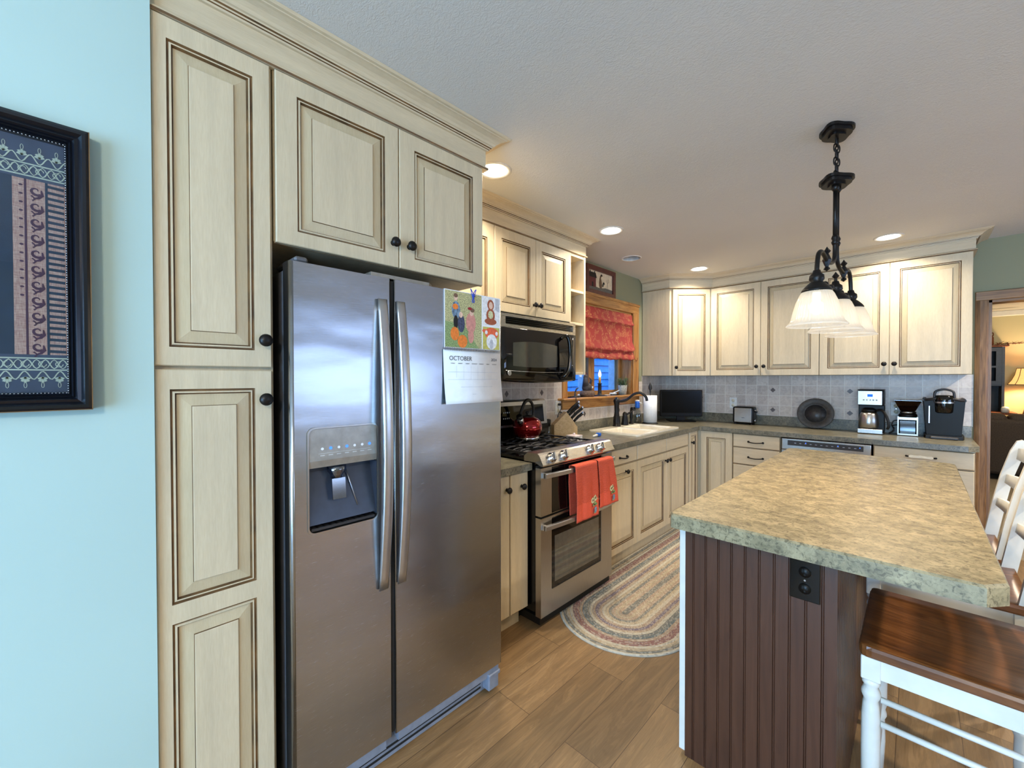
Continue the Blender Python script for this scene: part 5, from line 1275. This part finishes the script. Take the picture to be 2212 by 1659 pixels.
def tsheet(b, mi, y0, y1, z0, z1, l): b.mi = mi; b.sheet(TO, UU, VV, [(y0, z0), (y1, z0), (y1, z1), (y0, z1)], lift=l)
b = MB(); rz0, rz1 = 1.487, 1.872; ry = -5.072
tsheet(b, 0, ry, iy1, rz0, rz1, .0003); b.build('burlap_band', 'burlap', pn, recalc=False)
b = MB(); tsheet(b, 0, ty0+.0405, ry-.0005, rz0-.0, rz1+.002, .0003); b.build('navy_field', 'print_navy', pn, recalc=False)
b = MB(); zz = rz0+.008; b.mi = 0
n = 0
while zz < rz1-.006:
    b.ribbon(TO, UU, VV, [(iy1-.026, zz), (iy1-.001, zz-.001)], .0062, lift=.0006); zz += .0132
b.ribbon(TO, UU, VV, [(iy1-.028, rz0), (iy1-.028, rz1)], .004, lift=.0007)
b.build('stripe_print', 'print_navy', pn, recalc=False)
b = MB(); b.mi = 0; zz = rz0+.018
b.ribbon(TO, UU, VV, [(iy1-.059, rz0), (iy1-.059, rz1)], .0035, lift=.0006)
while zz < rz1-.012:
    cyy = iy1-.0435
    sp = [(cyy+.0005+r_*math.cos(a), zz+r_*math.sin(a)) for a, r_ in [(i*.45, .0022+.0011*i*.62) for i in range(13)]]
    b.ribbon(TO, UU, VV, sp, [.0014+.0004*i for i in range(13)], lift=.0006)
    b.ribbon(TO, UU, VV, [(cyy+.008, zz+.003), (cyy+.0095, zz-.008), (cyy+.004, zz-.015), (cyy-.004, zz-.018)], [.002, .0055, .005, .002], lift=.0007)
    b.ribbon(TO, UU, VV, [(cyy-.007, zz-.012), (cyy-.001, zz-.018), (cyy-.0055, zz-.023)], .003, lift=.0008); zz += .0345
zz = rz0+.13
while zz < rz1-.01: b.sheet(TO, UU, VV, [(ry+.012+.0032*math.cos(a), zz+.0022*math.sin(a)) for a in [2*PI*i/10 for i in range(10)]], lift=.0006); zz += .0185
b.build('scroll_print', 'print_purple', pn, recalc=False, dbl=False)
b = MB()
def lace(zb, zt, up):
    s = 1 if up else -1; z0 = zb if up else zt
    Y = lambda i: ty0+.0405+i
    L = iy1-(ty0+.042)
    for off in (.004, .030): b.ribbon(TO, UU, VV, [(ty0+.042+L*i/40, z0+s*off) for i in range(41)], .003, lift=.0005)
    w_ = .0255; n_ = int(L/w_)
    b.ribbon(TO, UU, VV, [(ty0+.042+L*i/(n_*8), z0+s*(.017+.010*math.sin(2*PI*i/8))) for i in range(n_*8+1)], .0022, lift=.0006)
    b.ribbon(TO, UU, VV, [(ty0+.042+L*i/(n_*8), z0+s*(.017-.010*math.sin(2*PI*i/8))) for i in range(n_*8+1)], .0016, lift=.0007)
    b.ribbon(TO, UU, VV, [(ty0+.042+L*i/(n_*8), z0+s*(.042+.009*math.sin(2*PI*i/8+1))) for i in range(n_*8+1)], .0022, lift=.0006)
    for i in range(n_):
        cy_ = iy1-.012-w_*i
        for a in range(5): ang = PI*a/4; b.ribbon(TO, UU, VV, [(cy_, z0+s*.046), (cy_+.007*math.cos(ang), z0+s*(.050+.008*math.sin(ang)))], [.002, .0045], lift=.0008)
        b.ribbon(TO, UU, VV, [(cy_+.0022*math.cos(t_), z0+s*(.064+.006*math.sin(t_))) for t_ in [2*PI*k_/8 for k_ in range(8)]], .001, lift=.0008, closed=True)
        b.ribbon(TO, UU, VV, [(cy_+.006*math.cos(t_), z0+s*(.017+.006*math.sin(t_))) for t_ in [k_*.6 for k_ in range(9)]], .0015, lift=.0008)
lace(rz1+.004, iz1, True); lace(iz0, rz0-.004, False)
b.build('lace_trim', 'print_cream', pn, recalc=False, dbl=False)
MB().box(.836-.020, .8165, ty0+.041, iy1-.0004, iz0, iz1).build('picture_glass', 'glass', c)
anchor(c, (.801, -5.28, 1.36))

# ================================================================ RUG
b = MB(); uvs = {}; cx, ya, yb, R = .947, -2.69, -1.02, .395; NR = 20; sub = 4
def ringpts(r, n=26, m=22):
    P = []
    for i in range(m): P.append((cx+r, ya+(yb-ya)*i/m))
    for i in range(n): a = PI*i/n; P.append((cx+r*math.cos(a), yb+r*math.sin(a)))
    for i in range(m): P.append((cx-r, yb+(ya-yb)*i/m))
    for i in range(n): a = PI+PI*i/n; P.append((cx+r*math.cos(a), ya+r*math.sin(a)))
    return P
_P = ringpts(R*.6); PER0 = [0]
for i in range(len(_P)): PER0.append(PER0[-1]+math.hypot(_P[i][0]-_P[(i+1) % len(_P)][0], _P[i][1]-_P[(i+1) % len(_P)][1]))
uvl = b.bm.loops.layers.uv.new('UVMap'); prev = None; rw = R/NR
for k in range(NR*sub+1):
    r = max(R-rw*k/sub, 1e-4); z = .004+.007*abs(math.sin(PI*(k % sub)/sub)); P = ringpts(r)
    ring = [b.v((x, y, z)) for x, y in P]; per = [0]
    for i in range(len(P)):
        a, c_ = P[i], P[(i+1) % len(P)]; per.append(per[-1]+math.hypot(a[0]-c_[0], a[1]-c_[1]))
    if prev:
        n = len(ring)
        for i in range(n):
            f = b.f((prev[0][i], prev[0][(i+1) % n], ring[(i+1) % n], ring[i]), True)
            for lp, (pp, kk, ii) in zip(f.loops, ((prev[1], k-1, i), (prev[1], k-1, i+1), (per, k, i+1), (per, k, i))):
                lp[uvl].uv = (PER0[ii]*105, min(.9999, kk/(NR*sub)))
    else:
        low = [b.v((x, y, .0005)) for x, y in P]; n = len(ring)
        for i in range(n): b.f((low[i], low[(i+1) % n], ring[(i+1) % n], ring[i]))
    prev = (ring, per)
o = b.build('braided_rug', 'braid', dbl=False); tag(o, 'oval braided rug in cream, rose and grey on the floor before the sink', 'rug')

# ================================================================ ISLAND
c = thing('kitchen_island', 'kitchen island base with dark beadboard end panel and cream cabinets', 'island')
IX0, IX1, IY0, IY1 = 1.565, 2.041, -3.389, -1.66
b = MB(); b.box(IX0+.021, 2.02, IY0+.022, IY1, .10, .898); b.box(IX0+.07, 2.02, IY0+.03, IY1, 0, .0998); b.build('cabinet_body', 'cream', c)
def beads(axis, lo, hi, face, sgn, step=.0432, first=.030):
    """outline of a beadboard face with paired grooves"""
    pts = [(lo, face-sgn*.020), (lo, face)]; g = lo+first
    while g < hi-.01:
        pts += [(g-.004, face), (g-.003, face-sgn*.0035), (g-.0012, face-sgn*.0005), (g+.0012, face-sgn*.0005), (g+.003, face-sgn*.0035), (g+.004, face)]; g += step
    return pts+[(hi, face), (hi, face-sgn*.020)]
P = beads('x', 1.5865, 2.0409, IY0, -1)
b = MB(); b.prism(P, 'z', .0, .899); b.build('beadboard_panel', 'espresso', c)
P = [(y, x) for x, y in [(q[1], q[0]) for q in beads('y', IY0+.0205, IY1, IX1, 1, .0432, .03)]]
b = MB(); b.prism([(q[1], q[0]) for q in beads('y', IY0+.0205, IY1, IX1, 1)], 'z', .0, .899); b.build('beadboard_panel', 'espresso', c)
MB().box(IX0, 1.586, IY0-.001, IY0+.021, .018, .899, .001).build('corner_post', 'white_paint', c)
for i in range(3):
    y0 = IY0+.03+i*.565; d = panel_door(c, (IX0+.0205, y0+.555, .12), (0, -1, 0), (-1, 0, 0), .55, .76); knob(d, (IX0+.0005, y0+.05, .80), (0, -1, 0), (-1, 0, 0))
anchor(c, (1.80, -2.5, 0))
JX0, JX1, JY0, JY1 = 1.5715, 2.366, -3.509, -1.547; k = .030
c = thing('island_countertop', 'thick beige-green laminate island countertop with clipped corners', 'countertop')
out = [(JX0, JY0+k*.6), (JX0+k*.35, JY0), (JX1-k*1.3, JY0), (JX1, JY0+k*1.6), (JX1, JY1-k), (JX1-k, JY1), (JX0+k, JY1), (JX0, JY1-k)]
b = MB(); n = len(out); ctr = Vector((sum(p[0] for p in out)/n, sum(p[1] for p in out)/n)); LV = []
for off, z in ((0, .900), (0, .944), (.0045, .9505)):
    ring = []
    for p in out:
        ring.append(b.v((p[0]+(off if p[0] < ctr.x else -off), p[1]+(off if p[1] < ctr.y else -off), z)))
    LV.append(ring)
for p, q in zip(LV, LV[1:]):
    for i in range(n): b.f((p[i], p[(i+1) % n], q[(i+1) % n], q[i]))
b.f(LV[0][::-1]); b.f(LV[-1]); b.build('top', 'laminate_isl', c); anchor(c, (1.97, -2.53, .90))
outlet('power_outlet', 'black double outlet on the dark beadboard end of the island', (1.960, IY0-.0006, .798), BU, BN, 'black_gloss', 'black_plastic', w=.080, h=.128)

# ================================================================ STOOLS
def make_stool():
    """local frame: seat front at x=0, back at x=.42; y from 0 to .46"""
    t = thing('bar_stool', '', 'stool')
    W_, D_ = .47, .44; b = MB(); nx_, ny_ = 12, 12; G = []; H = []
    pts_o = rrect(0, D_, 0, W_, .03, 4)
    b.mi = 0; rings = []
    for ins, z in ((.004, .628), (0, .634), (0, .650), (.004, .658)): rings.append([b.v((min(max(x, ins), D_-ins), min(max(y, ins), W_-ins), z)) for x, y in pts_o])
    n = len(pts_o)
    for p, q in zip(rings, rings[1:]):
        for i in range(n): b.f((p[i], p[(i+1) % n], q[(i+1) % n], q[i]))
    b.f(rings[0][::-1])
    mid1 = [b.v((D_/2+(x-D_/2)*.8, W_/2+(y-W_/2)*.8, .655)) for x, y in pts_o]; mid2 = [b.v((D_/2+(x-D_/2)*.35, W_/2+(y-W_/2)*.35, .649)) for x, y in pts_o]
    for p, q in ((rings[-1], mid1), (mid1, mid2)):
        for i in range(n): b.f((p[i], p[(i+1) % n], q[(i+1) % n], q[i]), True)
    b.f(mid2); b.build('seat', 'seat_wood', t)
    b = MB(); zt, zb = .6275, .570
    for y in (.012, W_-.030): b.box(.045, D_-.035, y, y+.018, zb, zt)
    for x in (.012, D_-.030): b.box(x, x+.018, .045, W_-.045, zb, zt)
    b.build('apron', 'white_paint', t)
    def leg(x, y, back):
        b = MB(); top = .627
        b.box(x-.022, x+.022, y-.022, y+.022, .560, top, .002)
        b.lathe([(.018, .560), (.021, .552), (.021, .545), (.016, .538), (.022, .522), (.0225, .512), (.017, .497), (.019, .485), (.0215, .45), (.022, .36), (.021, .25), (.017, .235), (.021, .222), (.021, .212), (.016, .200), (.018, .12), (.013, 0)], (x, y, 0), 'z', 18)
        return b.build('leg', 'white_paint', t)
    for x in (.028, D_-.028):
        for y in (.028, W_-.028): leg(x, y, x > .2)
    for y in (.028, W_-.028):
        for z in (.505, .435): b = MB(); b.tube([(.05, y, z), (D_-.05, y, z-.004)], [.0085, .0085], 10); b.build('rung', 'white_paint', t)
    for z in (.28, .17): b = MB(); b.tube([(.028, .05, z), (.028, W_-.05, z)], .010, 10); b.build('rung', 'white_paint', t)
    # back posts and slats
    def post(y):
        b = MB(); pr = [(D_-.048, .60), (D_-.003, .60), (D_+.012, .70), (D_+.030, .82), (D_+.052, .95), (D_+.082, 1.06), (D_+.098, 1.105), (D_+.095, 1.125), (D_+.080, 1.135), (D_+.062, 1.128), (D_+.042, 1.08), (D_+.012, .96), (D_-.014, .82), (D_-.032, .70)]
        b.prism(pr, 'y', y-.014, y+.014); return b.build('back_post', 'white_paint', t)
    post(.030); post(W_-.030)
    for z0, z1, xo in ((1.035, 1.095, .066), (.915, .965, .030), (.800, .845, .002)):
        b = MB(); n = 10; pv = None
        for i in range(n+1):
            u = i/n; y = .0445+(W_-.089)*u; bow = .022*math.sin(PI*u); dip = .010*math.sin(PI*u)
            x = D_+xo+bow; cur = [b.v((x-.006, y, z0-dip+.008)), b.v((x+.006, y, z0-dip+.008)), b.v((x+.012, y, z1+dip)), b.v((x, y, z1+dip))]
            if pv:
                for j in range(4): b.f((pv[j], pv[(j+1) % 4], cur[(j+1) % 4], cur[j]), j in (1, 3))
            else: b.f(cur[::-1])
            pv = cur
        b.f(pv); b.build('back_slat', 'white_paint', t)
    return t
proto = make_stool()
for i, (x, y, lab) in enumerate(((2.090, -3.400, 'nearest white counter stool with brown wooden seat, tucked under the island end'), (2.060, -2.765, 'middle white counter stool along the right side of the island'), (2.052, -2.265, 'farthest white ladder-back counter stool beside the island'))):
    s = proto if i == 0 else copy_tree(proto); s['label'] = lab; s['group'] = 'counter stools at the island'; s.location = (x, y, 0)

# ================================================================ ISLAND PENDANT
c = thing('pendant_light', 'dark bronze island chandelier with three ribbed glass bell shades', 'light fixture')
PC = Vector((1.945, -2.640, 0)); FD = Vector((.0266, .292, 0)); ud = FD.normalized(); ang = math.atan2(ud.y, ud.x)
def cart(b, z0, z1, rx=.082, ry=.058):
    """oblong canopy plate with stepped ogee outline"""
    pts = []
    for i in range(40):
        a = 2*PI*i/40; k = 1+.10*math.cos(4*a); pts.append((rx*k*math.cos(a), ry*k*math.sin(a)))
    for s, za, zb in ((1.0, z1-.012, z1), (.86, z0+.008, z1-.012), (.5, z0, z0+.008)):
        b.prism([(PC.x+(p[0]*math.cos(ang)-p[1]*math.sin(ang))*s, PC.y+(p[0]*math.sin(ang)+p[1]*math.cos(ang))*s) for p in pts], 'z', za, zb-.0001 if s < 1 else zb)
b = MB(); cart(b, 2.495, 2.5295); b.build('ceiling_canopy', 'bronze', c)
b = MB(); cart(b, 2.280, 2.312); b.build('lower_plate', 'bronze', c)
def link(b, z, rot, dx=0, h=.036, w=.016):
    pts = []
    for i in range(14):
        a = 2*PI*i/14; u = w/2*math.copysign(abs(math.cos(a))**.7, math.cos(a)); v = h/2*math.sin(a)
        pts.append(PC+Vector((u*math.cos(rot)+dx*ud.x, u*math.sin(rot)+dx*ud.y, z+v)))
    b.tube(pts, .0028, 6, closed=True)
for dx in (-.012, .014):
    b = MB(); z = 2.492; i = 0
    while z > 2.315: link(b, z-.014, ang+PI/2*(i % 2)+.4, dx); z -= .0295; i += 1
    b.build('chain', 'bronze', c)
W3 = lambda t, z: PC+FD*t+Vector((0, 0, z))
for s in (-1, 1):
    b = MB(); d0 = .055*s
    b.tube([W3(d0, 2.285), W3(d0, 2.05)], .0085, 10); b.lathe([(.010, 0), (.014, .012), (.010, .02), (.014, .03), (.010, .042)], W3(d0, 2.02), 'z', 14)
    b.lathe([(.008, 0), (.016, .012), (.012, .03)], W3(d0, 2.255), 'z', 12)
    b.tube(bez([W3(d0, 2.03), W3(d0, 1.99), W3(d0+.04*s, 1.955), W3(d0+.18*s, 1.932), W3(d0+.42*s, 1.925), W3(.62*s, 1.940), W3(.80*s, 1.948), W3(.93*s, 1.928), W3(.99*s, 1.88), W3(1.0*s, 1.84)], 7), .0085, 10); b.build('arm', 'bronze', c)
    b = MB(); q = W3(.50*s, 0); b.lathe([(1e-5, 1.882), (.012, 1.892), (.006, 1.902), (.010, 1.912), (.016, 1.930), (.010, 1.946), (.006, 1.956), (.014, 1.966), (.006, 1.976), (1e-5, 1.986)], q, 'z', 6, smooth=False); b.build('finial', 'bronze', c)
b = MB(); b.tube([W3(-1, 1.822), W3(1, 1.822)], .0085, 10)
for t in (-.6, -.3, .3, .6): b.tube([W3(t-.05, 1.822), W3(t, 1.822), W3(t+.05, 1.822)], [.011, .015, .011], 10)
b.build('cross_bar', 'bronze', c)
for s in (-1, 0, 1):
    q = W3(s, 0)
    b = MB(); b.lathe([(.012, 1.862), (.015, 1.850), (.024, 1.842), (.026, 1.826), (.020, 1.816), (.030, 1.808), (.046, 1.790), (.052, 1.780), (.050, 1.776), (1e-5, 1.776)], q, 'z', 24, cap=True)
    if s == 0: b.lathe([(.007, 1.862), (.006, 1.875), (.014, 1.885), (.006, 1.896), (1e-5, 1.905)], q, 'z', 8, smooth=False)
    b.build('socket_cup', 'bronze', c)
    b = MB(); n = 120; R_ = []
    for r, z in [(.046, 1.781), (.056, 1.765), (.068, 1.735), (.077, 1.700), (.083, 1.672), (.087, 1.660), (.096, 1.650), (.102, 1.643), (.100, 1.641)]:
        R_.append([b.v((q.x+(r*(1+.024*(1 if i % 3 == 0 else -.6)*(1 if z > 1.655 else .4)))*math.cos(2*PI*i/n), q.y+(r*(1+.024*(1 if i % 3 == 0 else -.6)*(1 if z > 1.655 else .4)))*math.sin(2*PI*i/n), z)) for i in range(n)])
    for p, w_ in zip(R_, R_[1:]):
        for i in range(n): b.f((p[i], p[(i+1) % n], w_[(i+1) % n], w_[i]), True)
    sh = b.build('lamp_shade', 'shade_glass', c)
    b = MB(); b.ball((q.x, q.y, 1.715), .024, sc=(1, 1, 1.2)); b.lathe([(.014, 1.742), (.014, 1.775)], (q.x, q.y, 0), 'z', 12); b.build('light_bulb', 'bulb', c)
    light('pendant_bulb', 'POINT', (q.x, q.y, 1.672), .26, WARM, shadow_soft_size=.03)
    light('pendant_spot', 'SPOT', (q.x, q.y, 1.668), 8.5, (1, .70, .40), shadow_soft_size=.03, spot_size=2.2, spot_blend=.5)
anchor(c, (PC.x, PC.y, 2.53))

# ================================================================ RECESSED LIGHTS
LBL = {0: 'lit recessed ceiling light partly hidden behind the refrigerator crown molding', 1: 'lit recessed ceiling light beyond the crown above the microwave cabinets', 2: 'unlit recessed ceiling light over the sink', 3: 'lit recessed ceiling light above the corner cabinet', 4: 'lit recessed ceiling light above the rightmost wall cabinets',
       5: 'added unseen recessed light filling the walkway right of the island', 6: 'added unseen recessed fill light near the doorway'}  # the last two are added out of view as fill light
for i, (x, y, on) in enumerate(CANS):
    c = thing('recessed_light', LBL[i], 'ceiling light', 'recessed ceiling lights')
    b = MB(); b.lathe([(.077, ZC+.001), (.070, ZC-.003), (.088, ZC-.006), (.092, ZC-.0005)], (x, y, 0), 'z', 36, cap=False); b.build('trim_ring', 'can_white', c)
    b = MB(); b.lathe([(.0765, ZC), (.072, ZC+.03), (.066, ZC+.075)], (x, y, 0), 'z', 32, cap=False); b.build('baffle', 'can_baffle', c)
    b = MB(); zl = ZC+(.006 if on else .06); b.lathe([(1e-5, zl-.004), (.05, zl-.001), (.069 if on else .066, zl+.003)], (x, y, 0), 'z', 32, cap=False); b.build('lens', 'lens' if on else 'can_white', c)
    if on: light('downlight', 'AREA', (x, y, ZC-.008), (9 if i < 5 else 38), (1.0, .88, .70), shape='DISK', size=.12, spread=2.4)
    anchor(c, (x, y, ZC))
# fill lamp added behind the camera to brighten the room
c = thing('dining_fill_lamp', 'added round ceiling fill light, unseen behind the camera', 'light fixture')
MB().lathe([(.02, 2.529), (.15, 2.52), (.17, 2.48), (.13, 2.43), (1e-5, 2.40)], (3.2, -6.4, 0), 'z', 32).build('glass_bowl', 'lens', c); anchor(c, (3.2, -6.4, 2.53))
light('dining_fill', 'POINT', (3.2, -6.4, 2.30), 85, (1, .88, .72), shadow_soft_size=.15)

# ================================================================ LIVING ROOM BEYOND THE DOORWAY
m = MB().box(-.15, 6, .1605, 6.2, -.1, -.002); struct(m.build('floor', 'carpet'))
struct(MB().box(1.2, 1.35, .131, 5.5, 0, ZC).build('wall_living_left', 'living_wall')); struct(MB().box(5.9, 6.0, .131, 5.5, 0, ZC).build('wall_living_right', 'living_wall'))
struct(MB().box(1.2, 6, 5.5, 5.62, 0, ZC).build('wall_living', 'living_wall')); struct(MB().box(1.2, 6, .161, 5.62, ZC, ZC+.05).build('ceiling', 'ceiling_paint'))
struct(MB().box(1.35, 5.9, 5.42, 5.4995, ZC-.09, ZC-.001, .01).build('trim_4', 'white_paint'))
c = thing('hutch', 'dark painted hutch with glass doors against the living room wall', 'cabinet')
b = MB(); hx0, hx1 = 2.35, 3.19; y0, y1 = 5.0, 5.45
b.box(hx0, hx1, y0, y1, 0, .86); b.box(hx0, hx0+.03, y0+.08, y1, .90, 1.93).box(hx1-.03, hx1, y0+.08, y1, .90, 1.93).box(hx0+.03, hx1-.03, y1-.02, y1, .90, 1.93); b.build('hutch_body', 'hutch', c)
b = MB(); b.box(hx0-.03, hx1+.12, y0-.04, y1, .861, .899, .004).box(hx0-.04, hx1+.04, y0+.04, y1, 1.931, 1.96, .004); b.build('hutch_top', 'rust_wood', c)
for x0, x1 in ((hx0+.031, 2.77), (2.772, hx1-.031)):
    b = MB(); b.plate([(x0, 1.33), (x1, 1.33), (x1, 1.92), (x0, 1.92)], [[(x0+.06, 1.39), (x1-.06, 1.39), (x1-.06, 1.60), (x0+.06, 1.60)], [(x0+.06, 1.63), (x1-.06, 1.63), (x1-.06, 1.86), (x0+.06, 1.86)]], 'y', y0+.08, y0+.10); d = b.build('door', 'hutch', c)
MB().box(hx0+.031, hx1-.031, y0+.101, y1-.021, 1.31, 1.33).build('shelf', 'hutch', c); MB().box(hx0+.031, hx1-.031, y0+.15, y1-.021, 1.61, 1.625).build('shelf', 'hutch', c)
MB().box(hx0+.031, hx1-.031, y1-.03, y1-.0205, .90, 1.93).build('back_panel', 'hutch_dark', c)
anchor(c, ((hx0+hx1)/2, 5.2, 0))
c = tag(MB().lathe([(.05, 0), (.062, .02), (.062, .12), (.045, .16), (.018, .175), (.02, .21)], (0, 0, 0), 'z', 20).build('jug', 'rust_wood'), 'brown stoneware jug on top of the living room hutch', 'jug'); c.location = (3.02, 5.18, 1.9605)
MB().tube(bez([(.02, 0, .19), (.05, 0, .20), (.055, 0, .16), (.04, 0, .14)], 5), .007, 8).build('handle', 'rust_wood', c)
b = MB(); random.seed(5)
for i in range(60): x = random.uniform(-.12, .14); b.tube([(x, random.uniform(-.04, .04), random.uniform(.003, .02)), (x+random.uniform(-.07, .07), random.uniform(-.05, .05), random.uniform(.004, .055))], [.004, .001], 4)
c = tag(b.build('dried_sprigs', 'rust_wood', dbl=False), 'dried twig sprigs lying on top of the living room hutch', 'sprigs'); c.location = (3.22, 5.10, 1.9605)
c = tag(MB().lathe([(.045, 0), (.045, .06), (.035, .085), (1e-5, .095)], (0, 0, 0), 'z', 20).build('cream_canister', 'white_paint'), 'small white domed canister on the hutch ledge', 'canister'); c.location = (3.19, 4.99, .8995)
c = thing('sofa', 'dark brown sofa with its back to the doorway', 'sofa')
b = MB(); b.box(2.4, 4.6, 3.95, 4.20, .08, .86, .05, seg=3); b.build('backrest', 'sofa_brown', c)
b = MB(); b.box(2.4, 4.6, 4.2005, 4.85, .08, .42, .03, seg=2); b.build('seat', 'sofa_brown', c)
for x0 in (2.38, 4.40):
    b = MB(); b.box(x0, x0+.22, 3.93, 4.87, .06, .66, .05, seg=3); b.build('armrest', 'sofa_brown', c) if False else b.bm.free()
for x0, x1 in ((2.42, 3.12), (3.13, 3.85), (3.86, 4.58)):
    b = MB(); b.box(x0, x1, 3.97, 4.32, .68, .93, .07, seg=4); b.build('back_cushion', 'sofa_brown', c)
b = MB()
for x in (2.5, 4.5):
    for y in (4.0, 4.78): b.box(x-.03, x+.03, y-.03, y+.03, 0, .079)
b.build('foot', 'hutch_dark', c)
anchor(c, (3.5, 4.4, 0))
c = thing('side_table', 'small dark table carrying the living room lamp', 'table')
MB().box(3.25, 3.75, 4.93, 5.38, .62, .65, .003).build('tabletop', 'hutch_dark', c)
for x in (3.28, 3.70):
    for y in (4.96, 5.33): MB().box(x, x+.03, y, y+.03, 0, .6198).build('leg', 'hutch_dark', c)
anchor(c, (3.5, 5.15, 0))
c = thing('table_lamp', 'lit table lamp with flared cream fabric shade in the living room', 'lamp'); lx, ly = 3.43, 5.12
MB().lathe([(.07, .651), (.075, .665), (.03, .69), (.05, .76), (.06, .86), (.035, .98), (.014, 1.05), (.012, 1.30)], (lx, ly, 0), 'z', 24).build('lamp_base', 'gold_edge', c)
b = MB(); n = 8; R_ = []
for r, z in ((.205, 1.335), (.165, 1.40), (.135, 1.48), (.115, 1.585)): R_.append([b.v((lx+r*math.cos(2*PI*i/24), ly+r*math.sin(2*PI*i/24), z)) for i in range(24)])
for p, q in zip(R_, R_[1:]):
    for i in range(24): b.f((p[i], p[(i+1) % 24], q[(i+1) % 24], q[i]), True)
b.build('lamp_shade', 'fabric_shade', c)
b = MB()
for i in range(8):
    a = 2*PI*i/8; b.tube([(lx+(r+.002)*math.cos(a), ly+(r+.002)*math.sin(a), z) for r, z in ((.205, 1.335), (.165, 1.40), (.135, 1.48), (.115, 1.585))], .004, 5)
for r, z in ((.205, 1.335), (.115, 1.585)): b.tube([(lx+r*math.cos(a), ly+r*math.sin(a), z) for a in [2*PI*k/24 for k in range(24)]], .005, 6, closed=True)
b.build('shade_trim', 'brown_fig', c); anchor(c, (lx, ly, .65))
light('living_lamp', 'POINT', (lx, ly, 1.46), 32, (1, .72, .40), shadow_soft_size=.05)
light('living_fill', 'POINT', (3.6, 2.4, 2.2), 48, (1, .85, .66), shadow_soft_size=.2)
